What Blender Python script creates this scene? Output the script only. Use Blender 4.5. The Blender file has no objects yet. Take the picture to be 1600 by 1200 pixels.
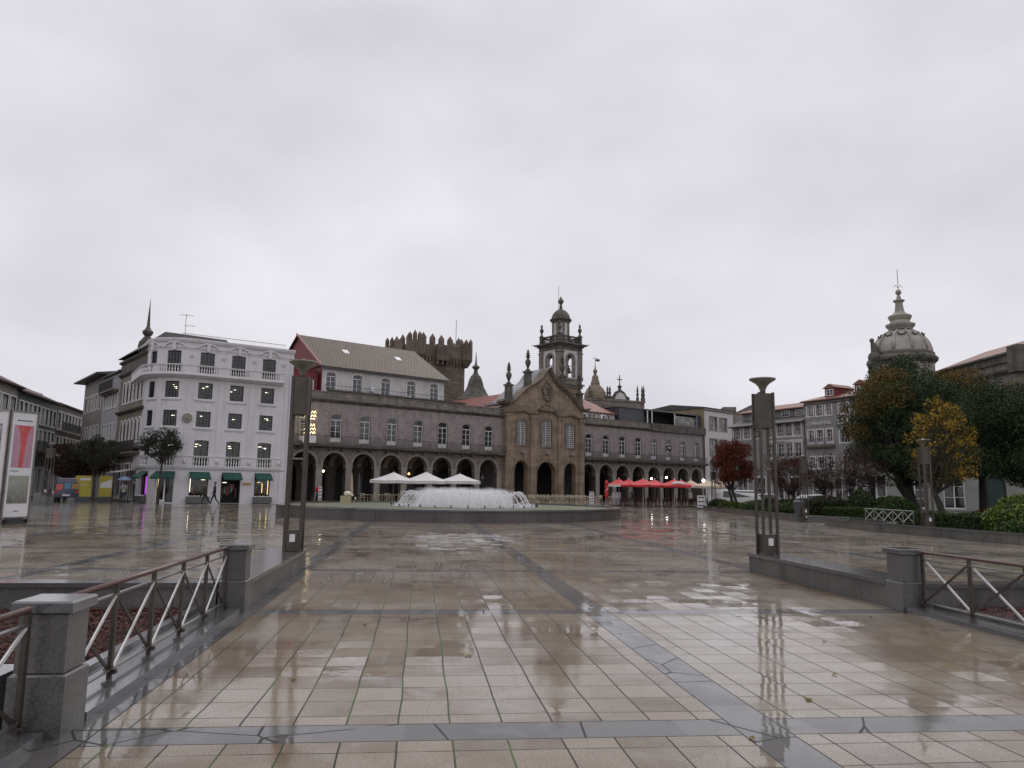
import bpy, math, random
from math import pi, sin, cos, radians as R, sqrt, atan, atan2
from mathutils import Vector, Matrix
random.seed(7)
S = bpy.context.scene
# ---------------- camera, world, sun ----------------
cd = bpy.data.cameras.new('camera'); cam = bpy.data.objects.new('camera', cd); S.collection.objects.link(cam)
cd.sensor_width = 36; cd.lens = 36*1160/1600; cd.clip_end = 4000; cd.clip_start = .05
cam.matrix_world = Matrix.Translation((0, 0, 1.6)) @ Matrix.Rotation(R(90)+atan(163/1160), 4, 'X') @ Matrix.Rotation(atan(.015), 4, 'Z')
S.camera = cam
S.view_settings.view_transform = 'Standard'; S.view_settings.look = 'None'; S.view_settings.exposure = .1; S.view_settings.gamma = 1
W = bpy.data.worlds.new("World"); S.world = W; W.use_nodes = True
n = W.node_tree.nodes; l = W.node_tree.links; n.clear()
SUN_EL, SUN_AZ = R(48), R(200)
sky = n.new('ShaderNodeTexSky'); sky.sky_type = 'NISHITA'; sky.sun_disc = False; sky.sun_elevation = SUN_EL; sky.sun_rotation = SUN_AZ
b1 = n.new('ShaderNodeBackground'); b1.inputs[1].default_value = .07; l.new(sky.outputs[0], b1.inputs[0])
tc = n.new('ShaderNodeTexCoord'); mp = n.new('ShaderNodeMapping'); mp.inputs['Scale'].default_value = (1.4, 1.4, 2.6); l.new(tc.outputs['Generated'], mp.inputs[0])
nz = n.new('ShaderNodeTexNoise'); nz.inputs['Scale'].default_value = 1.5; nz.inputs['Detail'].default_value = 4; nz.inputs['Roughness'].default_value = .5; l.new(mp.outputs[0], nz.inputs[0])
cr = n.new('ShaderNodeValToRGB'); cr.color_ramp.elements[0].position = .32; cr.color_ramp.elements[1].position = .68
cr.color_ramp.elements[0].color = (.625, .612, .662, 1); cr.color_ramp.elements[1].color = (.84, .82, .868, 1); l.new(nz.outputs[0], cr.inputs[0])
sx = n.new('ShaderNodeSeparateXYZ'); l.new(tc.outputs['Generated'], sx.inputs[0])
mr = n.new('ShaderNodeMapRange'); mr.inputs[1].default_value = .55; mr.inputs[2].default_value = 1; mr.inputs[3].default_value = 1; mr.inputs[4].default_value = 1.55; l.new(sx.outputs[2], mr.inputs[0])
b2 = n.new('ShaderNodeBackground'); l.new(cr.outputs[0], b2.inputs[0]); l.new(mr.outputs[0], b2.inputs[1])
mx = n.new('ShaderNodeMixShader'); mx.inputs[0].default_value = .94; l.new(b1.outputs[0], mx.inputs[1]); l.new(b2.outputs[0], mx.inputs[2])
ow = n.new('ShaderNodeOutputWorld'); l.new(mx.outputs[0], ow.inputs[0])
sd = bpy.data.lights.new('sun', 'SUN'); sd.energy = .5; sd.angle = R(25); sd.color = (1, .97, .93)
so = bpy.data.objects.new('sun', sd); S.collection.objects.link(so); so.rotation_euler = (R(90)-SUN_EL, 0, pi-SUN_AZ+pi)
S.cycles.max_bounces = 6; S.cycles.transparent_max_bounces = 12; S.cycles.volume_bounces = 1

# ---------------- materials ----------------
MT = {}
def _new(name):
    m = bpy.data.materials.new(name); m.use_nodes = True; MT[name] = m
    return m, m.node_tree.nodes, m.node_tree.links, m.node_tree.nodes['Principled BSDF']
def math_(nn, ll, op, a, b=None, c=None):
    o = nn.new('ShaderNodeMath'); o.operation = op
    for i, v in enumerate((a, b, c)):
        if v is None: continue
        if isinstance(v, (int, float)): o.inputs[i].default_value = v
        else: ll.new(v, o.inputs[i])
    return o.outputs[0]
def mixc(nn, ll, f, a, b, mode='MIX'):
    o = nn.new('ShaderNodeMix'); o.data_type = 'RGBA'; o.blend_type = mode
    for i, v in ((0, f), (6, a), (7, b)):
        if isinstance(v, (int, float)): o.inputs[i].default_value = v
        elif isinstance(v, tuple): o.inputs[i].default_value = (*v, 1) if len(v) == 3 else v
        else: ll.new(v, o.inputs[i])
    return o.outputs[2]
def noise(nn, ll, co, scale, detail=4, rough=.55, sc=(1, 1, 1)):
    t = nn.new('ShaderNodeTexNoise'); t.inputs['Scale'].default_value = scale; t.inputs['Detail'].default_value = detail; t.inputs['Roughness'].default_value = rough
    if sc != (1, 1, 1):
        m = nn.new('ShaderNodeMapping'); m.inputs['Scale'].default_value = sc; ll.new(co, m.inputs[0]); co = m.outputs[0]
    ll.new(co, t.inputs['Vector']); return t.outputs[0]
def ramp(nn, ll, f, p0, p1):
    o = nn.new('ShaderNodeMapRange'); o.inputs[1].default_value = p0; o.inputs[2].default_value = p1; ll.new(f, o.inputs[0]); return o.outputs[0]
def M(name, col, rough=.7, col2=None, scale=.8, streak=None, sstr=.6, grain=.25, bump=.15, bscale=25, metal=0, bricks=None, spec=None, coat=0, axis='xz'):
    """noisy surface with optional rain streaks and masonry joints"""
    if name in MT: return MT[name]
    m, nn, ll, p = _new(name)
    co = nn.new('ShaderNodeTexCoord').outputs['Object']
    col2 = col2 or tuple(c*.72 for c in col)
    c = mixc(nn, ll, ramp(nn, ll, noise(nn, ll, co, scale, 6, .6), .36, .66), col, col2)
    g = noise(nn, ll, co, bscale, 3, .6)
    gg = mixc(nn, ll, ramp(nn, ll, g, .3, .7), tuple([1-grain]*3), tuple([1+grain*.4]*3))
    c = mixc(nn, ll, 1.0, c, gg, 'MULTIPLY')
    if streak:
        s = ramp(nn, ll, noise(nn, ll, co, 2.2, 5, .65, (1, 1, .1)), .5, .72)
        c = mixc(nn, ll, math_(nn, ll, 'MULTIPLY', s, sstr), c, streak)
    h = g
    if bricks:
        bw, bh, mo, mcol = bricks
        sp = nn.new('ShaderNodeSeparateXYZ'); ll.new(co, sp.inputs[0]); cb = nn.new('ShaderNodeCombineXYZ')
        if axis == 'xz':
            ll.new(math_(nn, ll, 'ADD', sp.outputs[0], sp.outputs[1]), cb.inputs[0]); ll.new(sp.outputs[2], cb.inputs[1])
        else:
            ll.new(sp.outputs[0], cb.inputs[0]); ll.new(sp.outputs[1], cb.inputs[1])
        bt = nn.new('ShaderNodeTexBrick'); ll.new(cb.outputs[0], bt.inputs['Vector']); bt.inputs['Scale'].default_value = 1
        bt.inputs['Brick Width'].default_value = bw; bt.inputs['Row Height'].default_value = bh; bt.inputs['Mortar Size'].default_value = mo
        bt.inputs['Color1'].default_value = (.78, .78, .78, 1); bt.inputs['Color2'].default_value = (1.12, 1.1, 1.06, 1); bt.inputs['Mortar'].default_value = (1, 1, 1, 1)
        c = mixc(nn, ll, 1.0, c, bt.outputs[0], 'MULTIPLY'); c = mixc(nn, ll, math_(nn, ll, 'MULTIPLY', bt.outputs[1], .8), c, mcol)
        h = math_(nn, ll, 'SUBTRACT', g, math_(nn, ll, 'MULTIPLY', bt.outputs[1], 2.))
    ll.new(c, p.inputs['Base Color'])
    ll.new(math_(nn, ll, 'MULTIPLY_ADD', g, .25, rough-.12), p.inputs['Roughness'])
    p.inputs['Metallic'].default_value = metal
    if spec is not None: p.inputs['Specular IOR Level'].default_value = spec
    if coat: p.inputs['Coat Weight'].default_value = coat; p.inputs['Coat Roughness'].default_value = .12
    if bump:
        b = nn.new('ShaderNodeBump'); b.inputs['Strength'].default_value = bump; b.inputs['Distance'].default_value = .03; ll.new(h, b.inputs['Height']); ll.new(b.outputs[0], p.inputs['Normal'])
    return m
def emit(name, col, st):
    if name in MT: return MT[name]
    m, nn, ll, p = _new(name); p.inputs['Base Color'].default_value = (*col, 1); p.inputs['Emission Color'].default_value = (*col, 1); p.inputs['Emission Strength'].default_value = st
    return m
def roofmat(name, c1, c2, sc=.3, moss=(.09, .09, .05)):
    """clay tiles: rows following the slope (local x along the eave)"""
    m, nn, ll, p = _new(name); co = nn.new('ShaderNodeTexCoord').outputs['Object']
    sp = nn.new('ShaderNodeSeparateXYZ'); ll.new(co, sp.inputs[0])
    cb = nn.new('ShaderNodeCombineXYZ'); ll.new(sp.outputs[0], cb.inputs[0]); ll.new(math_(nn, ll, 'ADD', sp.outputs[2], sp.outputs[1]), cb.inputs[1])
    bt = nn.new('ShaderNodeTexBrick'); ll.new(cb.outputs[0], bt.inputs['Vector']); bt.inputs['Scale'].default_value = 1; bt.inputs['Brick Width'].default_value = sc; bt.inputs['Row Height'].default_value = sc*1.5; bt.inputs['Mortar Size'].default_value = .09; bt.inputs['Mortar Smooth'].default_value = .6
    bt.inputs['Color1'].default_value = (*c1, 1); bt.inputs['Color2'].default_value = (*c2, 1); bt.inputs['Mortar'].default_value = (c1[0]*.35, c1[1]*.35, c1[2]*.35, 1)
    c = mixc(nn, ll, math_(nn, ll, 'MULTIPLY', ramp(nn, ll, noise(nn, ll, co, .7, 6, .7), .45, .7), .7), bt.outputs[0], moss)
    ll.new(c, p.inputs['Base Color']); p.inputs['Roughness'].default_value = .55
    b = nn.new('ShaderNodeBump'); b.inputs['Strength'].default_value = .6; b.inputs['Distance'].default_value = .06; b.invert = True; ll.new(bt.outputs[1], b.inputs['Height']); ll.new(b.outputs[0], p.inputs['Normal'])
    return m
def glassmat(name, col=(.02, .022, .025), rough=.06, curtains=.25):
    m, nn, ll, p = _new(name)
    oi = nn.new('ShaderNodeObjectInfo'); co = nn.new('ShaderNodeTexCoord').outputs['Object']
    v = nn.new('ShaderNodeVectorMath'); v.operation = 'ADD'; ll.new(co, v.inputs[0])
    cb = nn.new('ShaderNodeCombineXYZ'); ll.new(math_(nn, ll, 'MULTIPLY', oi.outputs['Random'], 40.), cb.inputs[0]); ll.new(cb.outputs[0], v.inputs[1])
    t = ramp(nn, ll, noise(nn, ll, v.outputs[0], 1.3, 2, .4), .45, .62)
    c = mixc(nn, ll, math_(nn, ll, 'MULTIPLY', t, curtains), col, (.35, .33, .32))
    ll.new(c, p.inputs['Base Color']); p.inputs['Roughness'].default_value = rough; p.inputs['Specular IOR Level'].default_value = .8
    return m

def paving():
    m, nn, ll, p = _new('wet_paving'); co = nn.new('ShaderNodeTexCoord').outputs['Object']
    sp = nn.new('ShaderNodeSeparateXYZ'); ll.new(co, sp.inputs[0]); X, Y = sp.outputs[0], sp.outputs[1]
    TX, TY, BX, BY = 4.55/13, 4.8/13, 4.55, 4.8
    Ys = math_(nn, ll, 'MULTIPLY_ADD', X, .022, Y)                     # courses run a touch askew to the joints
    u = math_(nn, ll, 'ADD', X, 2.2+BX*40); v = math_(nn, ll, 'ADD', Ys, -5.2+BY*40)
    cb = nn.new('ShaderNodeCombineXYZ')
    # whole-course wander so rows are not perfectly ruled
    wob = math_(nn, ll, 'MULTIPLY', math_(nn, ll, 'SUBTRACT', noise(nn, ll, co, .7, 2, .5), .5), .05)
    ll.new(math_(nn, ll, 'ADD', u, wob), cb.inputs[0]); ll.new(math_(nn, ll, 'ADD', v, wob), cb.inputs[1])
    bt = nn.new('ShaderNodeTexBrick'); bt.offset = 0; ll.new(cb.outputs[0], bt.inputs['Vector']); bt.inputs['Scale'].default_value = 1
    bt.inputs['Brick Width'].default_value = TX; bt.inputs['Row Height'].default_value = TY; bt.inputs['Mortar Size'].default_value = .007; bt.inputs['Mortar Smooth'].default_value = .2
    bt.inputs['Color1'].default_value = (0, 0, 0, 1); bt.inputs['Color2'].default_value = (1, 1, 1, 1); bt.inputs['Mortar'].default_value = (.5, .5, .5, 1)
    joint = bt.outputs[1]
    # dark bands
    def band(c, per, w):
        q = math_(nn, ll, 'ABSOLUTE', math_(nn, ll, 'SUBTRACT', math_(nn, ll, 'MODULO', math_(nn, ll, 'ADD', c, per/2), per), per/2))
        return math_(nn, ll, 'LESS_THAN', q, w), math_(nn, ll, 'LESS_THAN', math_(nn, ll, 'ABSOLUTE', math_(nn, ll, 'SUBTRACT', q, w)), .006)
    bx, ex = band(u, BX, .17); by, ey = band(v, BY, .17)
    bands = math_(nn, ll, 'MAXIMUM', bx, by); edge = math_(nn, ll, 'MAXIMUM', ex, math_(nn, ll, 'MULTIPLY', ey, math_(nn, ll, 'SUBTRACT', 1., bx)))
    # slab joints inside bands and cracks
    vo = nn.new('ShaderNodeTexVoronoi'); vo.feature = 'DISTANCE_TO_EDGE'; vo.inputs['Scale'].default_value = 1.1; ll.new(co, vo.inputs['Vector'])
    crack = math_(nn, ll, 'LESS_THAN', vo.outputs['Distance'], .008)
    crackm = math_(nn, ll, 'MULTIPLY', crack, ramp(nn, ll, noise(nn, ll, co, .5, 2), .44, .46))
    qu = math_(nn, ll, 'ABSOLUTE', math_(nn, ll, 'SUBTRACT', math_(nn, ll, 'MODULO', math_(nn, ll, 'ADD', math_(nn, ll, 'ADD', u, wob), TX/2), TX), TX/2))
    lon = math_(nn, ll, 'LESS_THAN', qu, .014)
    broken = ramp(nn, ll, noise(nn, ll, co, 1.7, 4, .7), .36, .5)
    joint = math_(nn, ll, 'MULTIPLY', joint, math_(nn, ll, 'MAXIMUM', math_(nn, ll, 'MULTIPLY', lon, .95), math_(nn, ll, 'MULTIPLY_ADD', broken, .5, .3)))
    jm = math_(nn, ll, 'MULTIPLY', joint, math_(nn, ll, 'SUBTRACT', 1., bands))
    jb = math_(nn, ll, 'MULTIPLY', crackm, math_(nn, ll, 'MULTIPLY_ADD', bands, .9, .1))
    jt = math_(nn, ll, 'MAXIMUM', math_(nn, ll, 'MAXIMUM', jm, edge), jb)
    # brown stone colours; broad paler patches mix grey-beige stone with painted sky sheen
    sepr = nn.new('ShaderNodeSeparateColor'); ll.new(bt.outputs[0], sepr.inputs[0]); rnd = sepr.outputs[0]
    big = ramp(nn, ll, noise(nn, ll, co, .45, 5, .65), .42, .58)
    gr = noise(nn, ll, co, 60, 4, .7); grs = ramp(nn, ll, gr, .35, .68)
    c = mixc(nn, ll, rnd, (.105, .064, .030), (.205, .15, .085))
    c = mixc(nn, ll, math_(nn, ll, 'MULTIPLY', big, .8), c, (.265, .235, .185))
    c = mixc(nn, ll, 1., c, mixc(nn, ll, grs, (.55, .53, .51), (1.3, 1.27, 1.22)), 'MULTIPLY')
    dk = mixc(nn, ll, grs, (.018, .018, .019), (.045, .045, .047))
    wb = nn.new('ShaderNodeTexWhiteNoise'); wb.noise_dimensions = '2D'; cg = nn.new('ShaderNodeCombineXYZ'); ll.new(math_(nn, ll, 'FLOOR', math_(nn, ll, 'DIVIDE', u, .93)), cg.inputs[0]); ll.new(math_(nn, ll, 'FLOOR', math_(nn, ll, 'DIVIDE', v, 1.1)), cg.inputs[1]); ll.new(cg.outputs[0], wb.inputs['Vector'])
    dk = mixc(nn, ll, wb.outputs['Value'], dk, (.095, .09, .085)); c = mixc(nn, ll, bands, c, dk)
    mossf = math_(nn, ll, 'MULTIPLY', ramp(nn, ll, noise(nn, ll, co, .6, 4, .7), .44, .6), math_(nn, ll, 'MULTIPLY', math_(nn, ll, 'MULTIPLY', math_(nn, ll, 'LESS_THAN', X, .7), lon), .9))
    jc = mixc(nn, ll, mossf, (.014, .012, .010), (.05, .115, .015))
    c = mixc(nn, ll, jt, c, jc)
    ll.new(c, p.inputs['Base Color'])
    # water film: puddles mirror, the rest is damp
    wet = ramp(nn, ll, noise(nn, ll, co, .5, 6, .68), .44, .56)
    wet2 = math_(nn, ll, 'MAXIMUM', wet, math_(nn, ll, 'MULTIPLY', rnd, .7))
    wet3 = math_(nn, ll, 'MULTIPLY', wet2, math_(nn, ll, 'SUBTRACT', 1., math_(nn, ll, 'MULTIPLY', jt, .8)))
    wetb = math_(nn, ll, 'MAXIMUM', wet3, math_(nn, ll, 'MULTIPLY', bands, .6))
    p.inputs['Roughness'].default_value = .5; p.inputs['Specular IOR Level'].default_value = .2
    ll.new(math_(nn, ll, 'MULTIPLY_ADD', wetb, -.1, .5), p.inputs['Roughness'])
    p.inputs['Coat Weight'].default_value = 1; ll.new(math_(nn, ll, 'MULTIPLY', math_(nn, ll, 'MULTIPLY_ADD', wetb, .5, .5), math_(nn, ll, 'MULTIPLY_ADD', jt, -.9, 1.)), p.inputs['Coat Weight'])
    ll.new(math_(nn, ll, 'MULTIPLY_ADD', wetb, -.055, .065), p.inputs['Coat Roughness']); p.inputs['Coat IOR'].default_value = 1.4
    # stone relief for the base, gentle tilt of each slab plus ripple for the film
    b = nn.new('ShaderNodeBump'); b.inputs['Strength'].default_value = .5; b.inputs['Distance'].default_value = .008
    ll.new(math_(nn, ll, 'SUBTRACT', gr, math_(nn, ll, 'MULTIPLY', jt, 1.5)), b.inputs['Height']); ll.new(b.outputs[0], p.inputs['Normal'])
    b2 = nn.new('ShaderNodeBump'); b2.inputs['Strength'].default_value = .13; b2.inputs['Distance'].default_value = .010
    hf = math_(nn, ll, 'MULTIPLY', noise(nn, ll, co, 2.6, 3, .55), 1.)
    hf = math_(nn, ll, 'ADD', hf, math_(nn, ll, 'MULTIPLY', rnd, .25))
    hf = math_(nn, ll, 'MULTIPLY_ADD', math_(nn, ll, 'MULTIPLY', gr, math_(nn, ll, 'SUBTRACT', 1., wetb)), .35, hf)
    hf = math_(nn, ll, 'MULTIPLY_ADD', jt, -.3, hf)
    ll.new(hf, b2.inputs['Height']); wn = nn.new('ShaderNodeTexWhiteNoise'); wn.noise_dimensions = '2D'; cf = nn.new('ShaderNodeCombineXYZ'); ll.new(math_(nn, ll, 'FLOOR', math_(nn, ll, 'DIVIDE', math_(nn, ll, 'ADD', u, wob), TX)), cf.inputs[0]); ll.new(math_(nn, ll, 'FLOOR', math_(nn, ll, 'DIVIDE', math_(nn, ll, 'ADD', v, wob), TY)), cf.inputs[1]); ll.new(cf.outputs[0], wn.inputs['Vector'])
    sb_ = nn.new('ShaderNodeVectorMath'); sb_.operation = 'SUBTRACT'; ll.new(wn.outputs['Color'], sb_.inputs[0]); sb_.inputs[1].default_value = (.5, .5, .5)
    sc_ = nn.new('ShaderNodeVectorMath'); sc_.operation = 'MULTIPLY'; ll.new(sb_.outputs[0], sc_.inputs[0]); sc_.inputs[1].default_value = (.014, .022, 0)
    ad_ = nn.new('ShaderNodeVectorMath'); ad_.operation = 'ADD'; ll.new(b2.outputs[0], ad_.inputs[0]); ll.new(sc_.outputs[0], ad_.inputs[1])
    no_ = nn.new('ShaderNodeVectorMath'); no_.operation = 'NORMALIZE'; ll.new(ad_.outputs[0], no_.inputs[0]); ll.new(no_.outputs[0], p.inputs['Coat Normal'])
    return m
def leafmat(name, cols, rough=.5):
    m, nn, ll, p = _new(name); g = nn.new('ShaderNodeNewGeometry')
    r = nn.new('ShaderNodeValToRGB'); r.color_ramp.elements[0].color = (*cols[0], 1); r.color_ramp.elements[1].color = (*cols[-1], 1)
    for i, c in enumerate(cols[1:-1]): e = r.color_ramp.elements.new((i+1)/(len(cols)-1)); e.color = (*c, 1)
    ll.new(g.outputs['Random Per Island'], r.inputs[0]); ll.new(r.outputs[0], p.inputs['Base Color']); p.inputs['Roughness'].default_value = max(rough, .72); p.inputs['Specular IOR Level'].default_value = .22
    return m

# palette
WHITE = M('white_plaster', (.66, .645, .665), .6, (.60, .585, .60), .5, streak=(.40, .385, .38), sstr=.4, grain=.06, bump=.06, bscale=18)
WHITE2 = M('aged_white_plaster', (.60, .585, .58), .7, (.48, .465, .455), .6, streak=(.28, .27, .25), sstr=.45, grain=.1, bump=.1)
TRIM = M('white_paint', (.80, .79, .79), .45, (.62, .61, .61), 2, grain=.05, bump=.03)
MAUVE = M('mauve_tiled_wall', (.33, .28, .28), .5, (.25, .215, .215), 1.1, streak=(.12, .10, .095), sstr=.45, grain=.18, bump=.1, bricks=(.28, .28, .012, (.20, .18, .18)), bscale=14)
GRAN = M('weathered_granite', (.27, .24, .205), .75, (.165, .147, .128), .9, streak=(.055, .05, .042), sstr=.7, bscale=12, bricks=(.9, .42, .012, (.09, .08, .07)))
GRANL = M('pale_granite', (.33, .30, .265), .7, (.24, .215, .19), 1.2, streak=(.13, .12, .10), sstr=.5, bscale=14)
GRAND = M('lichen_granite', (.145, .135, .115), .8, (.065, .06, .05), 1.1, streak=(.03, .03, .022), sstr=.8, bscale=10, bump=.4)
CHST = M('golden_granite', (.34, .255, .185), .75, (.21, .165, .125), .7, streak=(.075, .06, .045), sstr=.75, bscale=12, bricks=(1.1, .5, .014, (.12, .095, .07)))
CHTR = M('church_moulding_granite', (.245, .19, .14), .75, (.13, .105, .08), 1.0, streak=(.05, .045, .035), sstr=.8, bscale=12)
KEEP = M('keep_granite', (.225, .175, .13), .85, (.12, .10, .08), .4, streak=(.055, .048, .04), sstr=.85, bscale=4, bricks=(1.3, .6, .03, (.06, .05, .045)), bump=.3)
DOMES = M('dome_stone', (.40, .37, .32), .7, (.27, .25, .215), .8, streak=(.14, .13, .11), sstr=.6, bscale=8)
BLOCK = M('wet_grey_granite', (.155, .15, .145), .35, (.095, .093, .092), 1.6, streak=(.05, .048, .045), sstr=.5, grain=.45, bscale=55, bump=.12, coat=.35)
BLOCKJ = M('wet_grey_granite_courses', (.165, .16, .152), .38, (.105, .102, .10), 1.6, streak=(.035, .032, .028), sstr=.9, grain=.4, bscale=50, bump=.12, coat=.3, bricks=(1.15, 3.0, .009, (.025, .025, .022)))
COPE = M('wet_coping_granite', (.12, .118, .12), .16, (.08, .08, .083), 1.2, grain=.35, bscale=60, bump=.06, coat=.8)
STEEL = M('brushed_steel', (.30, .29, .275), .34, (.22, .21, .20), 3, metal=.85, grain=.15, bump=.03)
STEELW = M('bright_steel', (.75, .74, .73), .35, (.62, .61, .60), 3, metal=.3, grain=.1, bump=.02)
BRONZE = M('weathered_bronze', (.105, .09, .075), .42, (.07, .06, .05), 4, metal=.5, grain=.2, bump=.05)
RAIL = M('red_brown_rail', (.115, .05, .04), .4, (.085, .04, .033), 4, grain=.15, bump=.03, coat=.4)
IRON = M('wrought_iron', (.03, .03, .03), .5, (.05, .045, .04), 5, bump=.03)
DARK = M('dark_interior', (.018, .016, .015), .8, (.028, .024, .02), 1)  # near-black colour standing in for unlit depth behind openings
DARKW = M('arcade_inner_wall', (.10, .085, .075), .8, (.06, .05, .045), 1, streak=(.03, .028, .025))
WOODD = M('dark_door', (.035, .028, .022), .5, (.05, .04, .03), 3)
FRAMED = M('dark_window_frame', (.03, .035, .036), .4, (.04, .044, .046), 3, bump=0)
REDW = M('red_painted_wall', (.20, .022, .03), .55, (.15, .02, .025), 1, grain=.1)
GREENW = M('green_tiled_wall', (.085, .12, .10), .5, (.06, .085, .07), 1, streak=(.04, .05, .045))
CREAMW = M('grey_beige_wall', (.29, .27, .235), .7, (.22, .20, .18), .7, streak=(.12, .11, .10), sstr=.5)
GREYW = M('grey_wall', (.27, .265, .26), .7, (.21, .205, .20), .7, streak=(.13, .125, .12), sstr=.4)
GREYW2 = M('pale_grey_wall', (.42, .415, .42), .7, (.35, .345, .35), .7, streak=(.22, .21, .21), sstr=.4)
OCHRE = M('ochre_wall', (.27, .215, .125), .7, (.22, .175, .11), .8)
SLATE = M('dark_slate_cladding', (.075, .078, .09), .5, (.055, .058, .066), .8)
CHARC = M('charcoal_roofing', (.055, .052, .05), .55, (.085, .08, .075), 1.5)
SHEET = M('grey_sheet_roof', (.20, .20, .20), .45, (.13, .13, .13), 1, bricks=(.6, 9, .02, (.09, .09, .09)))
BROWNR = roofmat('brown_clay_tiles', (.15, .09, .048), (.065, .048, .028), .42, (.065, .055, .03))
REDR = roofmat('red_clay_tiles', (.34, .10, .075), (.27, .085, .065), .32, (.24, .08, .06))
TERR = roofmat('terracotta_tiles', (.36, .15, .10), (.27, .12, .085), .32, (.17, .11, .08))
MAROON = roofmat('maroon_tiles', (.10, .03, .035), (.07, .025, .03), .35, (.06, .03, .03))
GLASS = glassmat('window_glass', curtains=.1); GLASSD = glassmat('dark_glass', (.012, .013, .015), .05, .05); GLASSC = glassmat('curtained_glass', (.045, .045, .045), .1, .55)
AWN = M('green_awning_cloth', (.008, .075, .055), .7, (.01, .06, .045), 3, grain=.1)
CLOTHW = M('white_parasol_cloth', (.66, .64, .63), .75, (.58, .56, .55), 1, grain=.05)
CLOTHR = M('red_parasol_cloth', (.55, .025, .03), .65, (.45, .02, .025), 1, grain=.05)
CLOTHB = M('beige_parasol_cloth', (.52, .43, .32), .75, (.45, .37, .28), 1, grain=.05)
CREAMP = M('cream_plastic', (.62, .56, .42), .45, (.55, .50, .38), 3, grain=.06)
REDP = M('dark_red_plastic', (.12, .012, .018), .45, (.09, .01, .015), 3, grain=.06)
BOARDW = M('white_board', (.72, .72, .73), .4, (.66, .66, .67), 3, grain=.03, bump=0)
INK = M('dark_print', (.05, .05, .055), .5, (.12, .12, .12), 3, grain=.2, bump=0)
CREAMS = M('cream_marble', (.66, .60, .47), .35, (.56, .50, .38), 1.3, grain=.08, coat=.4, streak=(.40, .36, .24), sstr=.4)
BARK = M('tree_bark', (.055, .045, .036), .8, (.03, .026, .022), 5, bump=.5)
GOLD = M('gold_sign', (.42, .27, .12), .4, (.36, .22, .10), 3)
WARM = emit('warm_lamp', (1, .78, .42), 9); COOL = emit('white_lamp', (1, .97, .92), 10); WARML = emit('warm_strip', (1, .72, .30), 1.6); PURP = emit('purple_strip', (.55, .10, .75), 1.0); COOLS = emit('ceiling_strip', (1, .9, .7), 2.6)
LDARK = leafmat('dark_evergreen_leaves', [(.018, .032, .014), (.032, .052, .020), (.05, .072, .03), (.022, .038, .018)])
LGREEN = leafmat('green_leaves', [(.03, .06, .02), (.06, .10, .025), (.04, .075, .02)])
LHEDGE = leafmat('hedge_leaves', [(.02, .04, .012), (.05, .08, .02), (.035, .06, .015)])
LLIME = leafmat('lime_leaves', [(.10, .15, .02), (.18, .22, .03), (.08, .12, .02)])
LORANGE = leafmat('orange_leaves', [(.22, .10, .015), (.14, .075, .015), (.08, .06, .018), (.26, .13, .02)])
LYELL = leafmat('yellow_leaves', [(.40, .24, .02), (.28, .17, .02), (.14, .11, .02), (.46, .29, .03)])
LRED = leafmat('russet_leaves', [(.13, .025, .012), (.08, .018, .010), (.17, .04, .015), (.06, .02, .012)])
LORMIX = leafmat('orange_green_leaves', [(.16, .09, .018), (.08, .068, .018), (.15, .085, .016), (.05, .055, .018), (.22, .12, .02)])
LGREEN2 = leafmat('mid_green_leaves', [(.025, .045, .018), (.035, .06, .022), (.02, .035, .015)])
LOLIVE = leafmat('olive_dark_leaves', [(.04, .045, .015), (.07, .06, .018), (.03, .035, .015)])
LPLUM = leafmat('faded_plum_leaves', [(.06, .022, .018), (.10, .03, .025), (.045, .03, .022)])
LBROWN = leafmat('dull_brown_leaves', [(.035, .025, .015), (.025, .028, .014), (.05, .03, .018)])
LWIN = leafmat('olive_leaves', [(.025, .032, .018), (.045, .05, .028), (.03, .03, .018)])
CHIP = leafmat('bark_chips', [(.045, .012, .008), (.085, .022, .014), (.03, .010, .008), (.11, .045, .03)], .6)

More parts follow.
